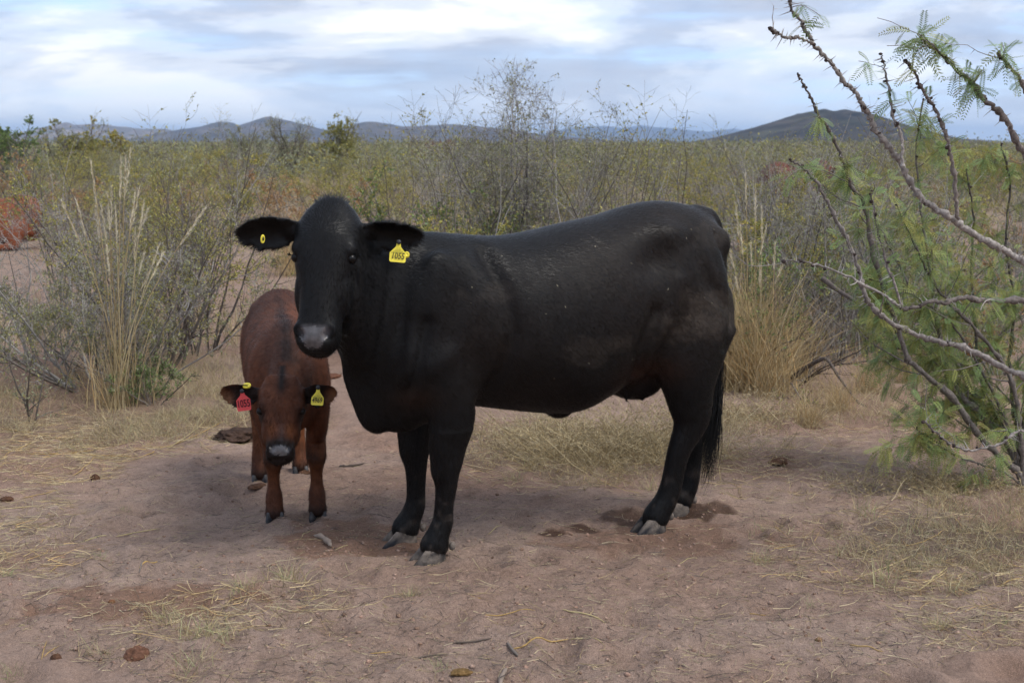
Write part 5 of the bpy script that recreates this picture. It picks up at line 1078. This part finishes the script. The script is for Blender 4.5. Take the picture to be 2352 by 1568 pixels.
# ================================================================== red cattle resting and standing in the scrub
def red_cow(name, fr, lying, label, seed, coat=(.12, .036, .018)):
    P = []; dz = -.52 if lying else 0.0
    rows = [(a_, zt+dz, max(zb+dz, .0), zw+dz, w*(1.08 if lying else 1.0), n, b) for (a_, zt, zb, zw, w, n, b) in cow_torso]
    P.append(torso(fr, rows, 40)); P.append(necks([(.86, 0, .92+dz, .19, .28, .32), (1.03, 0, 1.0+dz, .145, .22, .30), (1.20, 0, 1.12+dz, .115, .17, .22), (1.36, 0, 1.22+dz, .095, .12, .15)]))
    if lying:
        for sg in (1, -1):
            P.append(limb([(.90, sg*.18, .34, .12, .09), (1.05, sg*.2, .14, .07, .06), (.95, sg*.22, .06, .05, .05), (.80, sg*.22, .05, .045, .045), (.72, sg*.22, .05, .05, .045)], 16, 12))
            P.append(limb([(-.15, sg*.2, .36, .2, .12), (.05, sg*.3, .2, .12, .09), (-.05, sg*.34, .09, .07, .06), (.12, sg*.36, .06, .05, .045), (.25, sg*.36, .05, .05, .045)], 16, 12))
    else:
        for (a_, b_) in ((.88, .15), (.86, -.15)): P.append(limb([(a_, b_, .8, .13, .08), (a_-.01, b_, .6, .1, .07), (a_, b_, .38, .06, .05), (a_, b_, .2, .037, .035), (a_+.02, b_, .06, .05, .05), (a_+.03, b_, 0, .06, .052)], 20, 12))
        for (a_, b_) in ((-.2, .15), (-.26, -.15)): P.append(limb([(a_, b_, .82, .18, .1), (a_+.01, b_, .62, .12, .08), (a_-.03, b_, .46, .08, .052), (a_, b_, .3, .047, .04), (a_+.03, b_, .12, .045, .04), (a_+.06, b_, .05, .055, .05), (a_+.07, b_, 0, .06, .052)], 20, 12))
        P.append(limb([(-.30, 0, 1.26, .045, .045), (-.40, 0, 1.18, .034, .032), (-.43, 0, .9, .026, .026), (-.42, 0, .6, .02, .02), (-.42, 0, .42, .03, .03), (-.42, 0, .32, .008, .008)], 20, 10))
    P = loc_parts(P, fr); z_ = 1.32+dz; poll = fr.w([1.44, 0, z_]); dn = fr.v([.62, .05, -.78]); nn = fr.v([.78, .05, .62])
    hp_, dn, nn, s_ = head_parts(poll, dn, nn, hst); P.append(hp_)
    for sg in (-1, 1):
        r_ = poll+dn*.085+s_*sg*.09-nn*.05; t_ = r_+s_*sg*.2+np.array([0, 0, -.02]); P.append(ear_shape(r_, t_-r_, nn, .2, .12, .03, .022))
    me = fuse(P, .018, 4); c = get_co(me); l = fr.l(c); relax(me, np.clip((l[:, 2]-.1)/.2, 0, 1), 12); c = get_co(me); l = fr.l(c)
    col = np.array(coat)*(.7+.6*noise3(c, 4, seed))[:, None]; h_ = np.clip((l[:, 0]-1.3)/.3, 0, 1)[:, None]*.35; col = col*(1-h_)+np.array([.12, .04, .022])*h_
    set_col(me, col); me.materials.append(M_coat); e = root_empty(name, fr.w([.4, 0, 0])); tag(e, label, 'cow'); part('body', me, e)
    for sg in (-1, 1):
        v, f, f3 = ellipsoid(poll+dn*.205+s_*sg*.114, (.019, .019, .019), None, 10, 6); part('eye', make_mesh('eye', v, [np.array(f), np.array(f3)], None, True, [M_eye]), e)
    return e
g = gnd(95, 573); red_cow('cow', Frame((g[0]-.42, g[1]+.1), (-.95, -.31)), True, 'reddish brown cow lying on bare sand behind the spiny grey shrub', 31, (.19, .058, .026))
x_ = (1772-1176)/FPX*18.0; red_cow('cow', Frame((x_+.1, 18.0), (.55, .83)), False, 'rusty red cow standing half hidden in the scrub behind the mesquite', 32)

# ================================================================== litter, grass and dung on the sand
rl = np.random.default_rng(909)
def ell(n, zones):
    """random ground points inside picture ellipses (u,v,ru,rv,weight)"""
    z = np.array(zones, float); w = z[:, 4]/z[:, 4].sum(); i = rl.choice(len(z), n, p=w); a = rl.uniform(0, 6.283, n); r = np.sqrt(rl.random(n)); u = z[i, 0]+z[i, 2]*r*np.cos(a); v = z[i, 1]+z[i, 3]*r*np.sin(a)
    v = np.maximum(v, 400); y = (v-784)/FPX; dz = -_s-y*_c; t_ = -EYE/dz; return np.stack([(u-1176)/FPX*t_, (_c-y*_s)*t_, np.zeros(n)], 1)
def lying(P, Lr, wr, cols, rng, bend=.25, K=4, lift=.25):
    n = len(P); a = rng.uniform(0, 6.283, n); L = rng.uniform(*Lr, n); D = np.stack([np.cos(a), np.sin(a), rng.normal(.03, .10*lift*4, n)], 1); s = np.linspace(-.5, .5, K)[None, :, None]; pr = np.stack([-np.sin(a), np.cos(a), np.zeros(n)], 1)
    Q = P[:, None]+D[:, None]*s*L[:, None, None]+pr[:, None]*(s**2*4)*(L*rng.normal(0, bend, n))[:, None, None]; Q[..., 2] = np.maximum(hgt_fine_fast(Q[..., 0], Q[..., 1])+.0025, Q[..., 2]+hgt_fine_fast(P[:, 0], P[:, 1])[:, None]+.003)
    return ribbons(Q, (pr*.8+np.array([0, 0, .6]))*rng.uniform(*wr, (n, 1)), mixcol(rng, n, cols, .3))
from mathutils import kdtree
_ix = lambda ax, q: np.clip(np.searchsorted(ax, q)-1, 0, len(ax)-2)
def hgt_fine_fast(x, y):
    i = _ix(gx, x); j = _ix(gy, y); fx = (x-gx[i])/(gx[i+1]-gx[i]); fy = (y-gy[j])/(gy[j+1]-gy[j])
    return (GZ[j, i]*(1-fx)+GZ[j, i+1]*fx)*(1-fy)+(GZ[j+1, i]*(1-fx)+GZ[j+1, i+1]*fx)*fy
LIT = STRAW+DULL+((.12, .095, .08), (.10, .08, .07), (.16, .12, .09), (.07, .055, .05), (.09, .07, .06))
B_ = Batch()
everywhere = [(1176, 1330, 1250, 330, 1.0)]
P_ = ell(14000, everywhere); V, F, c = lying(P_, (.008, .045), (.0006, .0014), LIT+LIT[8:], rl, .3, 3); B_.add(V, F, c)
P_ = ell(1500, everywhere); V, F, c = lying(P_, (.05, .14), (.0007, .0014), STRAW+DULL+LIT[8:], rl, .14, 5); B_.add(V, F, c)
thick = [(250, 1000, 330, 60, 4.5), (120, 1060, 180, 60, 3.2), (60, 1180, 120, 60, 1.0), (2060, 1270, 330, 110, 2.6), (2250, 1380, 200, 120, 1.6), (1800, 1080, 250, 70, 1.6), (1260, 1060, 250, 70, 1.6), (430, 1430, 170, 60, .7), (640, 1400, 160, 60, .6), (90, 1270, 130, 70, .7), (1850, 960, 300, 70, 1.6), (650, 980, 120, 60, .6)]
P_ = ell(7500, thick); V, F, c = lying(P_, (.03, .17), (.0008, .0018), LIT[:8]+GOLDG, rl, .2, 5, .5); B_.add(V, F, c)
tag(link('straw_litter', B_.mesh('straw_litter', M_straw, False)), 'scattered straw and twig litter strewn over the trampled sand', 'litter', kind='stuff')
# low standing dry grass
B_ = Batch()
def carpet(n, zones, h, cols, spread=.55, w=.0011):
    P = ell(n, zones); P[:, 2] = hgt(P[:, 0], P[:, 1])-.008; cl = fbm(P[:, 0]*2.6, P[:, 1]*2.6, 3, 4); P = P[cl > rl.uniform(.30, .56, n)]; n = len(P); az = rl.uniform(0, 6.283, n); ln = np.abs(rl.normal(0, spread, n)); L = h*rl.uniform(.35, 1.3, n); D = np.stack([np.cos(az)*np.sin(ln), np.sin(az)*np.sin(ln), np.cos(ln)], 1); s = np.linspace(0, 1, 4)[None, :, None]
    Q = P[:, None]+D[:, None]*s*L[:, None, None]+nrm(D*np.array([1, 1, 0])+1e-6)[:, None]*(s**2)*(L*rl.uniform(0, .7, n))[:, None, None]-np.array([0, 0, 1.0])*(s**2)*(L*rl.uniform(0, .5, n))[:, None, None]
    V, F, c = ribbons(Q, nrm(np.cross(D, rdir(rl, n)))*w*rl.uniform(.6, 1.5, (n, 1)), mixcol(rl, n, cols, .25)); B_.add(V, F, c)
carpet(20000, [(280, 950, 330, 75, 3.6), (110, 900, 150, 70, 1.5), (430, 900, 130, 70, 1.2), (330, 840, 260, 50, 1.3)], .13, DULL+STRAW+((.30, .29, .16),))
carpet(2200, [(600, 780, 120, 110, 1.0), (640, 690, 130, 60, 1), (60, 820, 100, 60, .6), (560, 900, 70, 50, .5)], .14, STRAW+DULL)
carpet(7000, [(1900, 930, 330, 60, 2.2), (1760, 990, 180, 50, 1.2), (2150, 960, 200, 80, 1.0), (1650, 1000, 90, 40, .6)], .14, DULL+STRAW)
carpet(4500, [(1260, 1030, 230, 60, 1.2), (1380, 1080, 170, 40, .7), (1170, 960, 120, 30, .5)], .09, DULL+STRAW[:2])
carpet(8000, [(2080, 1270, 280, 80, 1.8), (2250, 1180, 160, 60, 1.2), (2200, 1370, 200, 90, .6), (1820, 1220, 130, 40, .4)], .09, DULL+STRAW[:2]+((.26, .26, .14),))
carpet(700, everywhere, .05, STRAW+FRESH)
P_ = np.stack([rl.uniform(-.42, .42, 30000)*1.0, 10.5+30*rl.random(30000)**1.3, np.zeros(30000)], 1); P_[:, 0] *= P_[:, 1]
keep = fbm(P_[:, 0]*.35, P_[:, 1]*.35, 3, 14) > rl.uniform(.42, .62, 30000); P_ = P_[keep]; n = len(P_); P_[:, 2] = hgt(P_[:, 0], P_[:, 1])-.01; az = rl.uniform(0, 6.283, n); ln = np.abs(rl.normal(0, .4, n)); L = rl.uniform(.12, .42, n); D = np.stack([np.cos(az)*np.sin(ln), np.sin(az)*np.sin(ln), np.cos(ln)], 1)
V, F = tri_blades(P_, D*L[:, None], nrm(np.cross(D, rdir(rl, n)))*(.0016+.00022*P_[:, 1:2])); B_.add(V, F, np.repeat(mixcol(rl, n, STRAW+DULL+DULL, .25), 3, 0))
tag(link('dry_grass', B_.mesh('dry_grass', M_straw, False)), 'low dry yellowish grass covering the ground between the shrubs', 'grass', kind='stuff')
# small grass tufts one can pick out on the open sand
TM = [tuft_mesh(900+i, 90, .105, .75, FRESH+STRAW[:3], .0011, 4, .6, .025) for i in range(3)]; TG = [tuft_mesh(910+i, 60, .07, .8, ((.20, .26, .10), (.28, .30, .14), (.36, .34, .19)), .0011, 4, .5, .02) for i in range(2)]
tufts = [(655, 1345, 1.25, 0, 'round pale green grass tuft with a broken reddish stem'), (450, 1465, 1.3, 0, 'matted pale grass tuft beside the big dung lump'), (385, 1435, 1.0, 0, 'ragged pale tuft above the big dung lump'), (500, 1475, 1.0, 0, 'flattened straw tuft right of the big dung lump'), (225, 1500, .9, 0, 'thin pale tuft left of the big dung lump'), (228, 1292, .6, 1, 'tiny green sprig on bare reddish sand'), (560, 1375, .9, 0, 'sprawling dry tuft beside the round pale green tuft'), (640, 1415, .7, 1, 'short green blades below the round pale green tuft'), (440, 1535, 1.1, 0, 'pale upright tuft below the big dung lump'), (285, 1175, .5, 1, 'small green sprout near the round dung lump'), (510, 1070, .9, 1, 'grey green spiky tuft beside the calf hind foot'), (1750, 1290, .9, 0, 'pale tuft on sand behind the cow hind hoof'), (2030, 1345, 1.5, 0, 'large fan shaped dry tuft at the edge of the dead grass'), (2190, 1370, 1.2, 0, 'drooping dry tuft below the mesquite'), (2150, 1440, .9, 0, 'pale spiky tuft on sand below the mesquite'), (1860, 1405, .7, 1, 'small grey green sprig on the trampled sand'), (20, 1545, .9, 1, 'green grass tuft in the foreground corner'), (10, 1330, .9, 1, 'dull green tuft beside loose straw'), (1010, 1545, .8, 1, 'thin green sprig beside a crumbled dung patch'), (940, 1380, .7, 0, 'sparse tuft in front of the cow forefeet'), (2290, 1440, .9, 1, 'small leafy tuft by the sand edge'), (1490, 1120, .9, 0, 'dry tuft before the cow hind leg'), (1180, 1105, .9, 0, 'dry tuft behind the cow front leg'), (1985, 1180, 1.2, 0, 'dry tuft beside the long lying straw'), (180, 1035, 1.1, 0, 'upright dry tuft among flattened straw')]
for (u, v, sc, kd, lab) in tufts:
    g = gnd(u, v); L_ = TM if kd == 0 else TG; e = link('grass_tuft', L_[rl.integers(len(L_))], None, (g[0], g[1], float(hgt_fine_fast(g[0], g[1]))-.004), rl.uniform(0, 6.28)); e.scale = (sc, sc, sc); tag(e, lab, 'grass tuft', 'grass tufts on the open sand')
# loose straw stalks that can be told apart
def stalk(p, q, r, col, name='straw_stalk', lab='thick golden straw stalk lying loose on the sand', cat='straw', grp='loose straw stalks on the sand', bend=.03):
    a_, b_ = gnd(*p), gnd(*q); K = 13; s = np.linspace(0, 1, K); P = a_+(b_-a_)*s[:, None]; d = b_-a_; P[:, :2] += np.array([-d[1], d[0]])*(np.sin(s*3.14)*bend*rl.normal())[:, None]; P[:, 2] = hgt_fine_fast(P[:, 0], P[:, 1])+r*.7; P[:, 2] = np.maximum(P[:, 2], P[0, 2]+(P[-1, 2]-P[0, 2])*s)
    o = P[0].copy(); V, F = tubes((P-o)[None], (r*(1-.35*s)*(1+.12*np.sin(s*31))*np.maximum(1-np.abs(2*s-1)**7, .12)*(1+(.25*rl.normal(0, 1, K) if r > .008 else 0)))[None], 6); Bq = Batch(); Bq.add(V, F, np.array(col)); ob = link(name, Bq.mesh(name, M_straw), None, o); tag(ob, lab, cat, grp); return ob
GOLD = ((.50, .33, .12), (.44, .30, .13), (.52, .42, .22))
for (p, q) in [((265, 1240), (368, 1215)), ((180, 1249), (248, 1243)), ((112, 1315), (158, 1293)), ((0, 1178), (90, 1165)), ((50, 1148), (135, 1135)), ((0, 1060), (75, 1020)), ((0, 1092), (70, 1080)), ((165, 1095), (225, 1052)), ((300, 1060), (520, 965)), ((60, 1045), (330, 1052)), ((0, 985), (160, 1015)), ((90, 1050), (250, 1030)), ((380, 1040), (480, 960)), ((320, 1325), (382, 1290)), ((95, 1515), (108, 1470)), ((100, 1505), (135, 1480)), ((0, 1440), (60, 1455)), ((1080, 1440), (1230, 1420)), ((1290, 1410), (1420, 1440)), ((1175, 1495), (1310, 1472)), ((1310, 1472), (1390, 1505)), ((1120, 1225), (1150, 1210)), ((1178, 1258), (1210, 1262)), ((1560, 1290), (1600, 1275)), ((1775, 1265), (1830, 1255)), ((1720, 1415), (1760, 1412)), ((1950, 1498), (2030, 1508)), ((2270, 1350), (2352, 1340)), ((1990, 1325), (2100, 1280)), ((2110, 1365), (2180, 1310)), ((2070, 1260), (2190, 1215)), ((1080, 1385), (1105, 1382)), ((850, 1505), (900, 1498)), ((720, 1225), (690, 1250)), ((800, 1262), (770, 1275))]:
    ln = math.dist(p, q); stalk(p, q, .0022+.0012*rl.random() if ln > 60 else .0018, GOLD[rl.integers(3)], bend=.025)
for (p, q, r, lab) in [((720, 1243), (760, 1268), .014, 'stubby pale weathered stick end by the calf forefeet'), ((778, 1073), (838, 1076), .011, 'short dark stick lying behind the calf'), ((320, 1330), (382, 1295), .0035, 'thin grey twig on reddish sand'), ((1040, 1490), (1130, 1478), .004, 'dark curved twig in the foreground'), ((1190, 1512), (1165, 1485), .006, 'reddish splintered wood chip in the foreground'), ((1150, 1590), (1165, 1545), .009, 'pale broken stick at the foreground edge'), ((960, 1525), (1030, 1510), .003, 'thin dark straight twig near the dung patch'), ((1560, 860), (1480, 905), .006, 'thin dry limb among straw behind the udder')]:
    stalk(p, q, r, (.30, .235, .19) if 'pale' in lab else (.10, .075, .06) if 'dark' in lab else (.20, .165, .14), 'stick', lab, 'stick', None, .08)
# fallen dark limbs behind the cow's tail
for (pts, lab) in [([(1820, 868), (1850, 845), (1880, 828), (1900, 826), (1930, 870), (1990, 950)], 'crooked dead limb propped on the sand behind the tail'), ([(1890, 640), (1930, 670), (1975, 700), (2010, 750)], 'dark dead limb leaning in the scrub under the mesquite')]:
    g = gnd(*pts[0]); W_, R_ = px_branch(pts, 8.6, 8.1, None, .018, .006); W_[:, 2] = np.maximum(W_[:, 2], hgt(W_[:, 0], W_[:, 1])+.004); V, F = tubes(W_[None], R_[None], 7); Bq = Batch(); Bq.add(V, F, (.10, .08, .07)); tag(link('dead_limb', Bq.mesh('dead_limb', M_bark)), lab, 'branch')
# dung lumps
def dung(u, v, rx, ry, rz, lab, seed, col=(.085, .045, .028)):
    g = gnd(u, v); v_, f, f3 = ellipsoid((0, 0, 0), (1, 1, 1), m=40, k=24); n_ = nrm(v_); d = 1+.55*(noise3(n_*1.0, 2.2, seed)-.5)+.35*(noise3(n_, 6, seed+2)-.5)+.16*(noise3(n_, 17, seed+4)-.5); q = n_*d[:, None]*np.array([rx, ry, rz]); q[:, 2] = np.where(q[:, 2] < 0, q[:, 2]*.35, q[:, 2])
    c = np.array(col)*(.7+.7*noise3(n_, 9, seed))[:, None]; o = link('dung', make_mesh('dung', q, [np.array(f), np.array(f3)], c, True, [M_dung]), None, (g[0], g[1], float(hgt_fine_fast(g[0], g[1]))+rz*.12), seed); tag(o, lab, 'dung', 'dung lumps on the sand'); return o
dung(314, 1522, .040, .038, .034, 'large crumbly brown dung lump lying on open sand in the foreground', 11, (.125, .062, .040)); dung(220, 1104, .022, .02, .026, 'small dark upright dung lump beside flattened straw', 12); dung(16, 1153, .028, .022, .015, 'flat dark dung lump next to golden straw', 13); dung(545, 1008, .14, .10, .035, 'wide dark dung pat behind the calf hind leg', 14, (.05, .03, .022)); dung(700, 1245-150, .03, .03, .012, 'small dung crumb under the calf', 15); dung(1060, 1556, .030, .022, .012, 'crumbled olive brown dung at the foreground edge', 16, (.14, .085, .035)); dung(1786, 1064, .06, .045, .018, 'flat dark dung pat behind the cow tail', 17); dung(258, 1526-130, .012, .012, .01, 'tiny round dung pellet on reddish sand', 18, (.15, .07, .035)); dung(130, 1628-95, .016, .012, .012, 'small brown dung crumb beside broken straw', 19); dung(590, 1130, .05, .03, .012, 'trampled dung crumbs in front of the calf hind hoof', 20); dung(648, 605, .20, .12, .08, 'dark dung heap on the path far behind the calf', 21, (.05, .035, .03)); dung(1880, 1483, .012, .01, .01, 'pea sized brown clod on the trampled sand', 22, (.2, .12, .07)); dung(760, 862, .09, .06, .02, 'reddish dung pat behind the calf rump', 23, (.12, .055, .035))
# clods of sand kicked up around the hooves
B_ = Batch(); n = 4500; P_ = ell(n, everywhere+[(850, 1255, 200, 40, .05), (1520, 1220, 220, 40, .05)]); v0, f0, g0 = ellipsoid((0, 0, 0), (1, 1, 1), m=6, k=4); sz = .0018+.0085*rl.random(n)**5; P_[:, 2] = hgt_fine_fast(P_[:, 0], P_[:, 1])
V = P_[:, None]+(v0[None]*rl.uniform(.6, 1.3, (n, len(v0), 1))*np.array([1, 1, .7]))*sz[:, None, None]; k = len(v0); F4 = (np.arange(n)[:, None, None]*k+np.array(f0)[None]).reshape(-1, 4); F3 = (np.arange(n)[:, None, None]*k+np.array(g0)[None]).reshape(-1, 3); cc = np.repeat(mixcol(rl, n, ((.26, .165, .125), (.22, .14, .10), (.30, .205, .16)), .2), k, 0)
tag(link('sand_clods', make_mesh('sand_clods', V.reshape(-1, 3), [F4, F3], cc, True, [M_dung])), 'tiny crumbs of reddish sand scattered over the ground', 'sand', kind='stuff')
